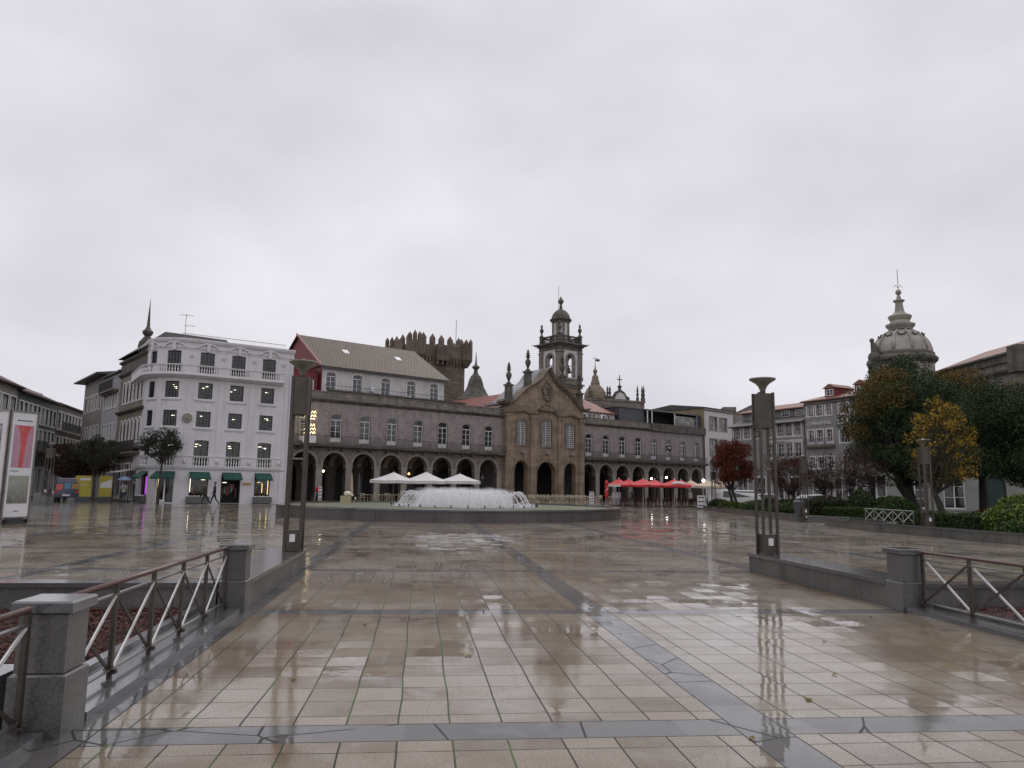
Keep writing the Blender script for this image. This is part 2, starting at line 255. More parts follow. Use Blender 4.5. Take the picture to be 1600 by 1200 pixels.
# ---------------- mesh building ----------------
C = S.collection
def lerp(a, b, t): return a+(b-a)*t
class MB:
    def __init__(s): s.v = []; s.f = []; s.m = []
    def add(s, vs, fs, mat=0):
        o = len(s.v); s.v += [tuple(x) for x in vs]; s.f += [tuple(i+o for i in f) for f in fs]; s.m += [mat]*len(fs); return s
    def quad(s, a, b, c, d, mat=0): return s.add([a, b, c, d], [(0, 1, 2, 3)], mat)
    def box(s, x0, x1, y0, y1, z0, z1, mat=0, nx=1):
        vs = []
        for i in range(nx+1):
            x = lerp(x0, x1, i/nx); vs += [(x, y0, z0), (x, y1, z0), (x, y1, z1), (x, y0, z1)]
        fs = [(0, 3, 2, 1), tuple(4*nx+k for k in (0, 1, 2, 3))]
        for i in range(nx):
            a = 4*i; b = a+4
            for k in range(4): fs.append((a+k, a+(k+1) % 4, b+(k+1) % 4, b+k))
        return s.add(vs, fs, mat)
    def extr(s, prof, x0, x1, nx=1, mat=0):
        """(y,z) profile polygon extruded along x"""
        k = len(prof); vs = []
        for i in range(nx+1): vs += [(lerp(x0, x1, i/nx), y, z) for y, z in prof]
        fs = [tuple(range(k))[::-1], tuple(nx*k+j for j in range(k))]
        for i in range(nx):
            for j in range(k): fs.append((i*k+j, i*k+(j+1) % k, (i+1)*k+(j+1) % k, (i+1)*k+j))
        return s.add(vs, fs, mat)
    def prism(s, poly, y0, y1, mat=0):
        """(x,z) polygon given depth"""
        k = len(poly); vs = [(x, y0, z) for x, z in poly]+[(x, y1, z) for x, z in poly]
        return s.add(vs, [tuple(range(k)), tuple(range(k, 2*k))[::-1]]+[(j, k+j, k+(j+1) % k, (j+1) % k) for j in range(k)], mat)
    def slab(s, poly, z0, z1, mat=0):
        k = len(poly); vs = [(x, y, z0) for x, y in poly]+[(x, y, z1) for x, y in poly]
        return s.add(vs, [tuple(range(k))[::-1], tuple(range(k, 2*k))]+[(j, (j+1) % k, k+(j+1) % k, k+j) for j in range(k)], mat)
    def lathe(s, prof, c=(0, 0, 0), nseg=12, mat=0, sx=1, sy=1, a0=0):
        vs = []; fs = []
        for r, z in prof:
            for i in range(nseg): a = a0+2*pi*i/nseg; vs.append((c[0]+sx*r*cos(a), c[1]+sy*r*sin(a), c[2]+z))
        for j in range(len(prof)-1):
            for i in range(nseg): i2 = (i+1) % nseg; fs.append((j*nseg+i, j*nseg+i2, (j+1)*nseg+i2, (j+1)*nseg+i))
        fs.append(tuple(range(nseg))[::-1]); fs.append(tuple((len(prof)-1)*nseg+i for i in range(nseg)))
        return s.add(vs, fs, mat)
    def tube(s, pts, rad, nseg=6, mat=0):
        pts = [Vector(p) for p in pts]; rad = rad if isinstance(rad, (list, tuple)) else [rad]*len(pts)
        vs = []; fs = []
        for i, p in enumerate(pts):
            d = (pts[min(i+1, len(pts)-1)]-pts[max(i-1, 0)]); d = d.normalized() if d.length > 1e-9 else Vector((0, 0, 1))
            a = d.orthogonal() if i == 0 else (a_-d*a_.dot(d)); a.normalize(); a_ = a; b = d.cross(a)
            for k in range(nseg): t = 2*pi*k/nseg; vs.append(p+(a*cos(t)+b*sin(t))*rad[i])
        for i in range(len(pts)-1):
            for k in range(nseg): k2 = (k+1) % nseg; fs.append((i*nseg+k, i*nseg+k2, (i+1)*nseg+k2, (i+1)*nseg+k))
        fs.append(tuple(range(nseg))[::-1]); fs.append(tuple((len(pts)-1)*nseg+k for k in range(nseg)))
        return s.add(vs, fs, mat)
    def bar(s, a, b, w, h=None, mat=0):
        """square bar"""
        a = Vector(a); b = Vector(b); d = (b-a).normalized(); h = h or w
        up = Vector((0, 0, 1)) if abs(d.z) < .99 else Vector((0, 1, 0))
        x = d.cross(up).normalized()*w/2; y = x.cross(d).normalized()*h/2
        vs = [a-x-y, a+x-y, a+x+y, a-x+y, b-x-y, b+x-y, b+x+y, b-x+y]
        return s.add(vs, [(3, 2, 1, 0), (4, 5, 6, 7), (0, 1, 5, 4), (1, 2, 6, 5), (2, 3, 7, 6), (3, 0, 4, 7)], mat)
    def ball(s, c, r, nseg=10, nr=6, mat=0, sc=(1, 1, 1)):
        prof = [(max(r*sin(pi*i/nr), r*.02), -r*cos(pi*i/nr)*sc[2]) for i in range(nr+1)]
        return s.lathe(prof, c, nseg, mat, sc[0], sc[1])
    def xf(s, fn): s.v = [tuple(fn(*p)) for p in s.v]; return s
    def build(s, name, mats, parent=None, loc=(0, 0, 0), smooth=False, rz=0):
        me = bpy.data.meshes.new(name); me.from_pydata(s.v, [], s.f)
        for m in (mats if isinstance(mats, (list, tuple)) else [mats]): me.materials.append(m)
        if any(s.m): me.polygons.foreach_set('material_index', s.m)
        if smooth: me.polygons.foreach_set('use_smooth', [True]*len(s.f))
        me.update(); o = bpy.data.objects.new(name, me); C.objects.link(o); o.location = loc; o.rotation_euler.z = rz
        if parent: o.parent = parent
        return o
def tag(o, label=None, cat=None, group=None, kind=None):
    if label: o['label'] = label
    if cat: o['category'] = cat
    if group: o['group'] = group
    if kind: o['kind'] = kind
    return o
def root(name, label, cat, loc, rz=0, group=None):
    o = bpy.data.objects.new(name, None); C.objects.link(o); o.location = loc; o.rotation_euler.z = rz; o.empty_display_size = .2
    return tag(o, label, cat, group)
def inst(src, parent, loc, name=None):
    c = src.copy(); C.objects.link(c); c.parent = parent; c.location = loc; return c
def copy_thing(t, label, loc, rz=None, group=None, scale=None):
    r = t.copy(); C.objects.link(r); r.location = loc; r['label'] = label
    if rz is not None: r.rotation_euler.z = rz
    if group: r['group'] = group
    if scale: r.scale = (scale,)*3
    for ch in list(t.children):
        c = ch.copy(); C.objects.link(c); c.parent = r
        for g in list(ch.children): d = g.copy(); C.objects.link(d); d.parent = c
    return r
# openings: (xa, xb, za, zb, rise)
def arcpts(xa, xb, zb, rise, nseg=10):
    if rise <= 0: return [(xa, zb), (xb, zb)]
    w = (xb-xa)/2; rr = (w*w+rise*rise)/(2*rise); cx = (xa+xb)/2; cz = zb-rr; a = math.asin(min(1, w/rr))
    return [(cx+rr*sin(lerp(-a, a, i/nseg)), cz+rr*cos(lerp(-a, a, i/nseg))) for i in range(nseg+1)]
def wall(mb, x0, x1, z0, z1, ops=(), y=0., depth=.3, mat=0, rmat=None, step=None):
    rmat = mat if rmat is None else rmat
    xs = {x0, x1}; zs = {z0, z1}
    for o in ops: xs |= {o[0], o[1]}; zs |= {o[2], o[3]}
    if step:
        k = int((x1-x0)/step)
        for i in range(1, k): xs.add(x0+(x1-x0)*i/k)
    xs = sorted(x for x in xs if x0-1e-6 <= x <= x1+1e-6); zs = sorted(z for z in zs if z0-1e-6 <= z <= z1+1e-6)
    for i in range(len(xs)-1):
        for j in range(len(zs)-1):
            cx = (xs[i]+xs[i+1])/2; cz = (zs[j]+zs[j+1])/2
            if any(o[0] < cx < o[1] and o[2] < cz < o[3] for o in ops): continue
            mb.quad((xs[i], y, zs[j]), (xs[i+1], y, zs[j]), (xs[i+1], y, zs[j+1]), (xs[i], y, zs[j+1]), mat)
    for xa, xb, za, zb, rise in ops:
        ap = arcpts(xa, xb, zb, rise)
        if rise > 0:
            for (ax, az), (bx, bz) in zip(ap, ap[1:]): mb.quad((ax, y, az), (bx, y, bz), (bx, y, zb), (ax, y, zb), mat)
        zs_ = ap[0][1]
        for (ax, az), (bx, bz) in zip(ap, ap[1:]): mb.quad((ax, y, az), (ax, y+depth, az), (bx, y+depth, bz), (bx, y, bz), rmat)
        mb.quad((xa, y, za), (xa, y+depth, za), (xa, y+depth, zs_), (xa, y, zs_), rmat)
        mb.quad((xb, y, za), (xb, y, zs_), (xb, y+depth, zs_), (xb, y+depth, za), rmat)
        mb.quad((xa, y, za), (xb, y, za), (xb, y+depth, za), (xa, y+depth, za), rmat)
def outline(w, h, rise, ins=0, n=8):
    a = arcpts(-w/2+ins, w/2-ins, h-ins, max(rise-ins*.3, 0) if rise > 0 else 0, n)
    return [(w/2-ins, ins)]+a[::-1]+[(-w/2+ins, ins)]
def ring(mb, w, h, rise, t, y0, y1, mat=0):
    """flat frame band of width t around an opening, from y0 (front) to y1"""
    o = outline(w, h, rise); i = outline(w, h, rise, t); k = len(o)
    for j in range(k):
        j2 = (j+1) % k
        mb.quad((o[j][0], y0, o[j][1]), (o[j2][0], y0, o[j2][1]), (i[j2][0], y0, i[j2][1]), (i[j][0], y0, i[j][1]), mat)
        mb.quad((i[j][0], y0, i[j][1]), (i[j2][0], y0, i[j2][1]), (i[j2][0], y1, i[j2][1]), (i[j][0], y1, i[j][1]), mat)
        mb.quad((o[j][0], y0, o[j][1]), (o[j][0], y1, o[j][1]), (o[j2][0], y1, o[j2][1]), (o[j2][0], y0, o[j2][1]), mat)
WC = {}
def window(parent, x, z, w, h, rise=0, cols=2, rows=3, fan=0, panel=0, frame=TRIM, glass=GLASS, sur=None, surm=None, y=.12, t=.07, lab=None, sill=0, name='window', bend=None):
    """frame with glazing bars > pane (> sill); sur = width of a raised surround"""
    key = (round(w, 2), round(h, 2), rise, cols, rows, fan, panel, frame.name, glass.name, sur, surm and surm.name, sill, name)
    def make(bx, bz):
        f = MB(); ring(f, w, h, rise, t, 0, .08)
        zf = h-fan if fan else h-max(rise*.6, 0)
        if fan: f.box(-w/2+t, w/2-t, .01, .07, zf-t*.5, zf+t*.5)
        b = t*.38
        for i in range(1, cols):
            xx = lerp(-w/2+t, w/2-t, i/cols); bw = t*.8 if (i*2 == cols) else b
            f.box(xx-bw/2, xx+bw/2, .012, .065, t, zf-.001 if fan else h-max(rise*.35, t))
        for j in range(1, rows):
            zz = lerp(panel+t*.5, zf, j/rows); f.box(-w/2+t, w/2-t, .02, .06, zz-b/2, zz+b/2)
        if panel: f.box(-w/2+t, w/2-t, .016, .06, t, panel)
        if sur: g = MB(); ring(g, w+2*sur, h+sur, rise*(1+.6*sur) if rise else 0, sur, -y-.05, -y+.1); f.add(g.v, g.f, 1)
        if sill: f.box(-w/2-.15, w/2+.15, -y-.12, -y+.05, -.14, -.02, 1)
        p = MB(); o = outline(w, h, rise, t*.5); p.add([(a, .05, c) for a, c in o], [tuple(range(len(o)))])
        return f, p
    mats = [frame, surm or frame]
    if bend:
        f, p = make(x, z); f.xf(lambda a, b, c: bend(a+x, b+y, c+z)); p.xf(lambda a, b, c: bend(a+x, b+y, c+z))
        fo = f.build(name, mats, parent); p.build('pane', glass, fo); return fo
    if key not in WC:
        f, p = make(0, 0); fo = f.build(name, mats, parent, (x, y, z)); po = p.build('pane', glass, fo); WC[key] = (fo, po)
        if lab: fo['label'] = lab
        return fo
    fo, po = WC[key]; c = fo.copy(); C.objects.link(c); c.parent = parent; c.location = (x, y, z)
    if 'label' in c: del c['label']
    if lab: c['label'] = lab
    d = po.copy(); C.objects.link(d); d.parent = c; d.location = (0, 0, 0)
    return c
def railing(mb, x0, x1, y, z0, h, sp=.16, r=.012, nx=1):
    mb.box(x0, x1, y-.02, y+.02, z0+h-.04, z0+h, nx=nx); mb.box(x0, x1, y-.015, y+.015, z0+.06, z0+.09, nx=nx)
    k = max(1, int((x1-x0)/sp))
    for i in range(k+1):
        x = lerp(x0+.02, x1-.02, i/k); mb.box(x-r, x+r, y-r, y+r, z0, z0+h-.04)
URN = [(.18, 0), (.18, .12), (.10, .2), (.09, .32), (.20, .55), (.24, .72), (.20, .88), (.08, .98), (.14, 1.08), (.10, 1.16), (.15, 1.24), (.08, 1.34), (.02, 1.5)]
def urn(mb, x, y, z, s=1, mat=0): mb.lathe([(r*s, h*s) for r, h in URN], (x, y, z), 8, mat)
def baluster(mb, x, y, z, h, r=.07, mat=0, n=6): mb.lathe([(r*.9, 0), (r*.9, h*.08), (r*.5, h*.15), (r*.95, h*.4), (r*.45, h*.7), (r*.45, h*.85), (r*.9, h*.92), (r*.9, h)], (x, y, z), n, mat)
def shell(mb, W_, D, z0, z1, mat=0, y0=0., left=True):
    """side and back walls of a building plus a lid"""
    mb.quad((0, D, z0), (0, y0, z0), (0, y0, z1), (0, D, z1), mat); mb.quad((W_, y0, z0), (W_, D, z0), (W_, D, z1), (W_, y0, z1), mat)
    mb.quad((W_, D, z0), (0, D, z0), (0, D, z1), (W_, D, z1), mat)
def gable_roof(mb, x0, x1, y0, y1, z, h, ov=.35, t=.14, mat=0, hipL=0, hipR=0):
    ym = (y0+y1)/2; a = (x0-ov, y0-ov, z); b = (x1+ov, y0-ov, z); c = (x1+ov, y1+ov, z); d = (x0-ov, y1+ov, z)
    e = (x0-ov+hipL, ym, z+h); f = (x1+ov-hipR, ym, z+h)
    mb.quad(a, b, f, e, mat); mb.quad(c, d, e, f, mat); mb.add([a, e, d], [(0, 1, 2)], mat); mb.add([b, c, f], [(0, 1, 2)], mat)
    mb.box(x0-ov, x1+ov, y0-ov, y1+ov, z-t, z-.004, mat)

# ================= SETTING =================
def mesh_obj(name, mb, mats, kind='structure', **k): o = mb.build(name, mats, None, **k); o['kind'] = kind; return o
YAW = R(6.8)
def uv(u, v, z=0): return (u*cos(YAW)-v*sin(YAW), u*sin(YAW)+v*cos(YAW), z)
def xy2uv(x, y): return (x*cos(YAW)+y*sin(YAW), -x*sin(YAW)+y*cos(YAW))
GROUND = M('wet_asphalt', (.06, .06, .06), .3, (.045, .045, .045), .2, grain=.2, bump=.1, coat=.5)
g = MB(); g.slab([(-2000, -600), (2000, -600), (2000, 3000), (-2000, 3000)], -.3, -.02); mesh_obj('ground', g, GROUND)
g = MB(); g.slab([(-60, -12), (60, -12), (60, 175), (-60, 175)], -.018, 0); po = mesh_obj('plaza', g, paving()); po.rotation_euler.z = YAW
PAVE2 = M('wet_pale_pavement', (.24, .225, .20), .22, (.17, .16, .145), .5, grain=.3, bscale=40, bump=.06, coat=.8, bricks=(.6, .6, .008, (.08, .075, .07)), axis='xy')
g = MB(); g.slab([(-24, 30), (-22.6, 36), (-22.1, 41), (-22.8, 48.3), (-19.6, 62), (-19.6, 64.5), (-31, 56.5), (-42, 72), (-52, 88), (-36, 44)], .001, .012); mesh_obj('pavement', g, PAVE2)
LAWN = M('wet_lawn', (.05, .085, .025), .6, (.035, .06, .02), 1.5, grain=.4, bscale=60, bump=.4)
g = MB(); g.slab([(17.2, 36), (18.6, 24.5), (75, 15), (75, 76), (18.1, 76), (17.7, 60)], .02, .14); mesh_obj('garden_lawn', g, LAWN)
ROADM = M('garden_street', (.07, .07, .072), .25, (.05, .05, .05), .4, grain=.2, coat=.5)

# ---------- low walls, pillars and rail fences of the sunken beds (plaza frame u,v) ----------
def pillar(label, u0, u1, v0, v1, top=.84):
    t = root('stone_pillar', label, 'pillar', uv((u0+u1)/2, (v0+v1)/2), YAW, 'granite pillars of the plaza')
    w = (u1-u0)/2; d = (v1-v0)/2
    def bev(mb, x, y, z0, z1, b=.012):
        mb.lathe([(1, z0), (1, z1-b), ((x-b)/x, z1)], (0, 0, 0), 4, sx=x*sqrt(2), sy=y*sqrt(2), a0=pi/4)
    m = MB(); bev(m, w, d, 0, .385); m.build('base_block', BLOCK, t)
    m = MB(); bev(m, w-.022, d-.022, .392, .765); m.build('shaft_block', BLOCK, t)
    m = MB(); bev(m, w+.014, d+.014, .768, top); m.build('cap', COPE, t)
    return t
pillar('square granite pillar nearest the camera at lower left', -2.545, -2.2, 5.22, 5.565)
pillar('granite pillar at the far end of the left rail fence', -2.50, -2.17, 10.02, 10.36)
pillar('granite pillar at the right, where a low wall meets the rail fence', 6.66, 7.02, 9.85, 10.22)
def lowwall(name, label, pts, w, h, cope=.06, mats=(BLOCKJ, COPE), side=1, ov=.03):
    """wall along a polyline in u,v; width w to the left (side=1) of travel; mitred"""
    t = root(name, label, 'low wall', (pts[0][0], pts[0][1], 0))
    P = [Vector((p[0]-pts[0][0], p[1]-pts[0][1])) for p in pts]; nn_ = []
    for i in range(len(P)):
        d = Vector((0, 0))
        if i > 0: d += (P[i]-P[i-1]).normalized()
        if i < len(P)-1: d += (P[i+1]-P[i]).normalized()
        d.normalize(); nn_.append(Vector((-d.y, d.x))*side)
    def strip(o0, o1, z0, z1, e):
        a = [P[i]+nn_[i]*o0 for i in range(len(P))]; b = [P[i]+nn_[i]*o1 for i in range(len(P))]
        poly = a+b[::-1]; m = MB(); k = len(P)
        for i in range(k-1):
            m.add([(a[i].x, a[i].y, z0), (a[i+1].x, a[i+1].y, z0), (b[i+1].x, b[i+1].y, z0), (b[i].x, b[i].y, z0), (a[i].x, a[i].y, z1), (a[i+1].x, a[i+1].y, z1), (b[i+1].x, b[i+1].y, z1), (b[i].x, b[i].y, z1)],
                  [(4, 5, 6, 7), (0, 1, 5, 4), (2, 3, 7, 6)]+([(3, 0, 4, 7)] if i == 0 else [])+([(1, 2, 6, 5)] if i == k-2 else []))
        return m
    strip(0, w, 0, h-cope, 0).build('wall_body', mats[0], t); strip(-ov, w+ov, h-cope+.002, h, 0).build('coping', mats[1], t)
    return t
lowwall('low_wall', 'low streaked granite wall ending at the left lamp', [uv(-2.2, 10.38)[:2], uv(-2.2, 15.29)[:2]], .62, .37)
lowwall('low_wall', 'low granite wall carrying the right lamp', [uv(6.69, 10.24)[:2], uv(6.69, 14.8)[:2]], .62, .37, side=-1)
lowwall('bed_wall', 'long granite wall behind the left bark bed', [uv(-2.53, 10.05)[:2], uv(-14, 10.05)[:2]], .3, .36, side=-1)
lowwall('bed_wall', 'granite wall running left from the nearest pillar', [uv(-2.6, 5.24)[:2], uv(-9, 5.24)[:2]], .3, .38, side=-1)
lowwall('bed_wall', 'granite wall behind the bark bed at the right edge', [uv(7.04, 9.9)[:2], uv(16, 9.9)[:2]], .3, .36, side=1)
def bed(label, u0, u1, v0, v1, n_=5200):
    t = root('flower_bed', label, 'flower bed', uv((u0+u1)/2, (v0+v1)/2), YAW)
    hu = (u1-u0)/2; hv = (v1-v0)/2
    m = MB(); m.box(-hu, hu, -hv, hv, .0, .03); m.build('soil', M('dark_soil', (.045, .028, .02), .8, (.03, .02, .015), 8, bump=.6), t)
    m = MB()
    for _ in range(n_):
        x = random.uniform(-hu+.03, hu-.03); y = random.uniform(-hv+.03, hv-.03); z = .035+random.random()*.045
        a = random.uniform(0, pi); L = random.uniform(.012, .036); w = L*random.uniform(.3, .6); tx = random.uniform(-.5, .5); ty = random.uniform(-.5, .5)
        q = [(-L, -w), (L, -w*.7), (L*.8, w), (-L*.7, w*.8)]
        pts = [(x+p*cos(a)-r*sin(a), y+p*sin(a)+r*cos(a), z+p*tx*.6+r*ty*.6) for p, r in q]
        m.add(pts, [(0, 1, 2, 3)])
    o = m.build('bark_mulch', CHIP, t); o['kind'] = 'stuff'
    return t
bed('bed of red-brown bark chips behind the left rail fence', -7.0, -2.78, 5.58, 10.0, 26000)
bed('bed of red-brown bark chips behind the right rail fence', 7.22, 11.5, 5.2, 9.85, 14000)
def plinth(label, u0, u1, v0, v1):
    t = root('fence_plinth', label, 'plinth', uv((u0+u1)/2, (v0+v1)/2), YAW)
    hu = (u1-u0)/2; hv = (v1-v0)/2
    m = MB(); m.box(-hu, hu, -hv, hv, 0, .055); m.build('kerb', COPE, t)
    s_ = 1 if u0 < 0 else -1
    m = MB(); m.box(-hu+.0 if s_ > 0 else hu-.1, -hu+.1 if s_ > 0 else hu, -hv, hv, .057, .10); m.build('raised_edge', COPE, t)
plinth('dark wet stone plinth under the left rail fence', -2.76, -2.2, 5.6, 10.0)
plinth('dark wet stone plinth under the right rail fence', 6.69, 7.2, 4.6, 9.83)
plinth('dark wet stone plinth at the lower left corner', -2.76, -2.28, 2.0, 5.18)
def fence(label, u, v0, v1, n_, h=.80, z0=.055, cat='railing', fan=False):
    """posts, round red handrail, flat mid rail, bottom rail and X bracing, light on one diagonal"""
    t = root('rail_fence', label, cat, uv(u, v0), YAW); L = v1-v0; s = L/n_
    m = MB(); m.tube([(0, 0, h), (0, L, h)], .022, 10); m.build('handrail', RAIL, t, smooth=True)
    m = MB(); m.box(-.02, .02, 0, L, h-.10, h-.085); m.build('top_rail', STEEL, t)
    m = MB(); m.box(-.018, .018, 0, L, z0+.06, z0+.075); m.build('bottom_rail', STEEL, t)
    for i in range(n_+1):
        m = MB(); m.box(-.016, .016, i*s-.022, i*s+.022, z0, h-.015); m.box(-.05, .05, i*s-.03, i*s+.03, z0+.035, z0+.048)
        m.lathe([(.02, 0), (.02, .02)], (-.035, i*s, z0+.05), 6); m.lathe([(.02, 0), (.02, .02)], (.035, i*s, z0+.05), 6); m.build('post', BRONZE, t)
    for i in range(n_):
        a = i*s+.03; b = (i+1)*s-.03
        m = MB(); m.bar((.012, a, z0+.08), (.012, b, h-.10), .012, .026); m.build('brace', STEELW, t)
        m = MB(); m.bar((-.012, b, z0+.08), (-.012, a, h-.10), .012, .026); m.build('brace', BRONZE, t)
    return t
fence('rail fence with X bracing between the two left pillars', -2.42, 5.66, 9.98, 5)
fence('rail fence with X bracing in the lower left corner of the picture', -2.42, 2.3, 5.14, 3)
fence('rail fence with X bracing running to the right edge from the right pillar', 6.95, 4.4, 9.8, 6)

# ---------- lamps: four posts, sheet metal box, upturned bowl ----------
def lamp(label, x, y, z0, H=3.66, k=1., rz=YAW, box=None):
    t = root('street_lamp', label, 'street lamp', (x, y, z0), rz, 'four-post steel lamps')
    r = .145*k
    for sx_, sy_ in ((-1, -1), (1, -1), (1, 1), (-1, 1)):
        m = MB(); m.box(sx_*r-.024, sx_*r+.024, sy_*r-.024, sy_*r+.024, 0, H*.915); m.build('post', BRONZE, t)
    m = MB(); m.box(-r+.03, r-.03, -r-.01, -r+.012, H*.71, H*.91); m.box(-r+.03, r-.03, r-.012, r+.01, H*.71, H*.91); m.box(-r-.01, -r+.012, -r+.03, r-.03, H*.71, H*.91); m.box(r-.012, r+.01, -r+.03, r-.03, H*.71, H*.91)
    m.box(-r+.014, r-.014, -r+.014, r-.014, H*.90, H*.905); m.build('panel_box', BRONZE, t)
    m = MB(); m.box(-r+.02, r-.02, -.02, .02, H*.475, H*.483); m.box(-.02, .02, -r+.02, r-.02, H*.474, H*.482); m.build('cross_brace', STEEL, t)
    m = MB(); m.box(-r+.02, r-.02, -r+.0, r-.02, .01, .40); m.box(-.05, .05, -r-.012, -r, .18, .32, 1); m.build('control_box', [BRONZE, BOARDW], t)
    m = MB(); m.lathe([(.05, H*.905), (.058, H*.932), (.085, H*.952), (.14, H*.970), (.26, H*.992), (.268, H), (.255, H*.998), (.15, H*.985), (.05, H*.975)], (0, 0, 0), 28); m.build('lamp_bowl', M('lamp_bowl_metal', (.26, .26, .22), .3, (.2, .2, .17), 3, metal=.5, grain=.1), t, smooth=True)
    m = MB(); m.lathe([(.045, H*.98), (.05, H*1.0), (.03, H*1.012)], (0, 0, 0), 12); m.build('bulb', BOARDW, t, smooth=True)
    return t
lamp('four-post steel lamp on the end of the left low wall', *uv(-2.36, 14.68)[:2], .37, 3.62, 1)
lamp('four-post steel lamp on the end of the right low wall', *uv(6.93, 14.45)[:2], .37, 3.55, 1)
lamp('far four-post lamp standing in front of the yellow tree', 16.75, 30.2, .36, 3.45, 1)
lamp('distant four-post lamp by the grey bin at the garden edge', 16.4, 41.9, .34, 3.3, 1)
lamp('far four-post lamp in front of the dull brown trees at left', -30.8, 49.9, .72, 3.4, 1.3)
lamp('thin distant lamp at the near end of the garden wall by the red umbrellas', 17.9, 66., .2, 3.4, 1)
m = MB(); m.lathe([(.62, 0), (.60, .78), (.55, .8)], (0, 0, 0), 4, a0=pi/4); tag(m.build('stone_plinth', BLOCK, None, (-31.15, 50.2, 0)), 'square stone block under the far left lamp', 'plinth')

# ---------- facade builders ----------
def at_(P, ang, s, o=0): return (P[0]+cos(ang)*s-sin(ang)*o, P[1]+sin(ang)*s+cos(ang)*o, 0)
AP = (-20.45, 80.83); AA = R(38.5)
CORN = [(0, 0), (-.12, .04), (-.16, .14), (-.34, .2), (-.40, .34), (-.40, .42), (0, .42)]
def corn(mb, x0, x1, y, z, s=1., nx=1, mat=0): mb.extr([(y+a*s, z+b*s) for a, b in CORN], x0, x1, nx, mat)
def arcade(label, s0, s1, ctrs, wins, extra=None):
    t = root('arcade_building', label, 'building', at_(AP, AA, s0), AA, 'arcaded wings beside the church'); L = s1-s0
    ops = [(c-s0-1.38, c-s0+1.38, 0, 5.18, 1.38) for c in ctrs if c-1.4 > s0]
    m = MB(); wall(m, 0, L, 0, 5.62, ops, 0, .62, 0); m.build('arcade_wall', GRAN, t)
    # plaster between arches is rendered: archivolts, capitals and pier bases stand proud
    for c in ctrs:
        if c-1.4 <= s0: continue
        m = MB(); o = [(c-s0+1.62*cos(a), 3.8+1.62*sin(a)) for a in [pi*i/14 for i in range(15)]]; i_ = [(c-s0+1.38*cos(a), 3.8+1.38*sin(a)) for a in [pi*i/14 for i in range(15)]]
        for k in range(14):
            m.quad((o[k+1][0], -.05, o[k+1][1]), (i_[k+1][0], -.05, i_[k+1][1]), (i_[k][0], -.05, i_[k][1]), (o[k][0], -.05, o[k][1])); m.quad((o[k][0], -.05, o[k][1]), (o[k][0], .02, o[k][1]), (o[k+1][0], .02, o[k+1][1]), (o[k+1][0], -.05, o[k+1][1]))
            m.quad((i_[k][0], -.05, i_[k][1]), (i_[k+1][0], -.05, i_[k+1][1]), (i_[k+1][0], .0, i_[k+1][1]), (i_[k][0], .0, i_[k][1]))
        m.build('archivolt', GRANL, t)
    for i, c in enumerate(ctrs):
        x = c-s0+1.755
        if x > L-.3: continue
        m = MB(); m.box(x-.44, x+.44, -.07, .66, 3.66, 3.8); m.box(x-.40, x+.40, -.035, .64, 3.56, 3.66); m.box(x-.375, x+.375, -.02, .63, .4, 3.56); m.box(x-.43, x+.43, -.06, .66, 0, .4); m.build('pier', GRANL, t)
    m = MB(); wall(m, 0, L, 6.0, 10.62, [(c-s0-.66, c-s0+.66, 6.2, 9.5, .2) for c in wins], 0, .2, 0); m.build('upper_wall', MAUVE, t)
    m = MB(); m.extr([(0, 5.62), (-.35, 5.66), (-.75, 5.78), (-.78, 6.0), (.2, 6.0)], 0, L); m.build('balcony_slab', GRAND, t)
    for c in ctrs:
        for q in (-.7, .7): m = MB(); m.extr([(-.001, 5.3), (-.15, 5.35), (-.6, 5.68), (-.6, 5.70), (-.001, 5.7)], c-s0+q-.09, c-s0+q+.09); m.build('balcony_bracket', GRAN, t)
    m = MB(); railing(m, .0, L, -.7, 6.0, 1.0, .17, .012); m.build('balcony_railing', IRON, t)
    for i, c in enumerate(wins):
        window(t, c-s0, 6.2, 1.32, 3.3, .2, 2, 3, fan=.72, panel=.62, sur=.16, surm=GRANL, y=.13, t=.085)
    m = MB(); corn(m, 0, L, 0, 10.62, .9); m.build('cornice', GRAND, t)
    m = MB(); m.box(.01, L-.01, .05, .45, 11.0, 11.75); m.box(0, L, 0, .5, 11.75, 11.86); m.build('parapet', GRAN, t)
    # inside the gallery: back wall with doorways, ceiling, cross arches
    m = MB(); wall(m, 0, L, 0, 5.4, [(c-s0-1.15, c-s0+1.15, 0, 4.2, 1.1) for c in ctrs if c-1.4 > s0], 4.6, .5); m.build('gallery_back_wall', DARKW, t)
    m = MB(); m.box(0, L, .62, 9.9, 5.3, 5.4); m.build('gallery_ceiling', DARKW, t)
    m = MB(); m.box(0, L, 5.6, 5.8, .0, 5.3); m.build('dark_shop_backing', DARK, t)  # near-black slab painted as the unlit depth of the shops
    for c in ctrs:
        x = c-s0+1.755
        if x > L-.3: continue
        m = MB(); prof = [(.62, 5.35), (.62, 3.8)]+[(2.6-1.95*cos(a), 3.8+1.3*sin(a)) for a in [pi*i/10 for i in range(11)]]+[(4.6, 3.8), (4.6, 5.35)]
        m.xf
        vs0 = [(x-.3, y, z) for y, z in prof]; vs1 = [(x+.3, y, z) for y, z in prof]; k = len(prof)
        for j in range(k-1): m.quad(vs0[j], vs0[j+1], vs1[j+1], vs1[j])
        for sd_ in (vs0, vs1):
            for j in range(2, k-3): a, b = sd_[j], sd_[j+1]; m.quad(a, b, (b[0], b[1], 5.32), (a[0], a[1], 5.32))
        m.build('cross_arch', GRANL, t)
    m = MB(); shell(m, L, 10, 0, 11.0, 0, .62); m.box(0, L, .5, 10, 10.9, 11.0); m.build('rear_walls', GREYW, t)
    return t
SPL = 3.507; LC = [1.46+SPL*i for i in range(-2, 7)]
RC = [40.27+3.48*i for i in range(8)]
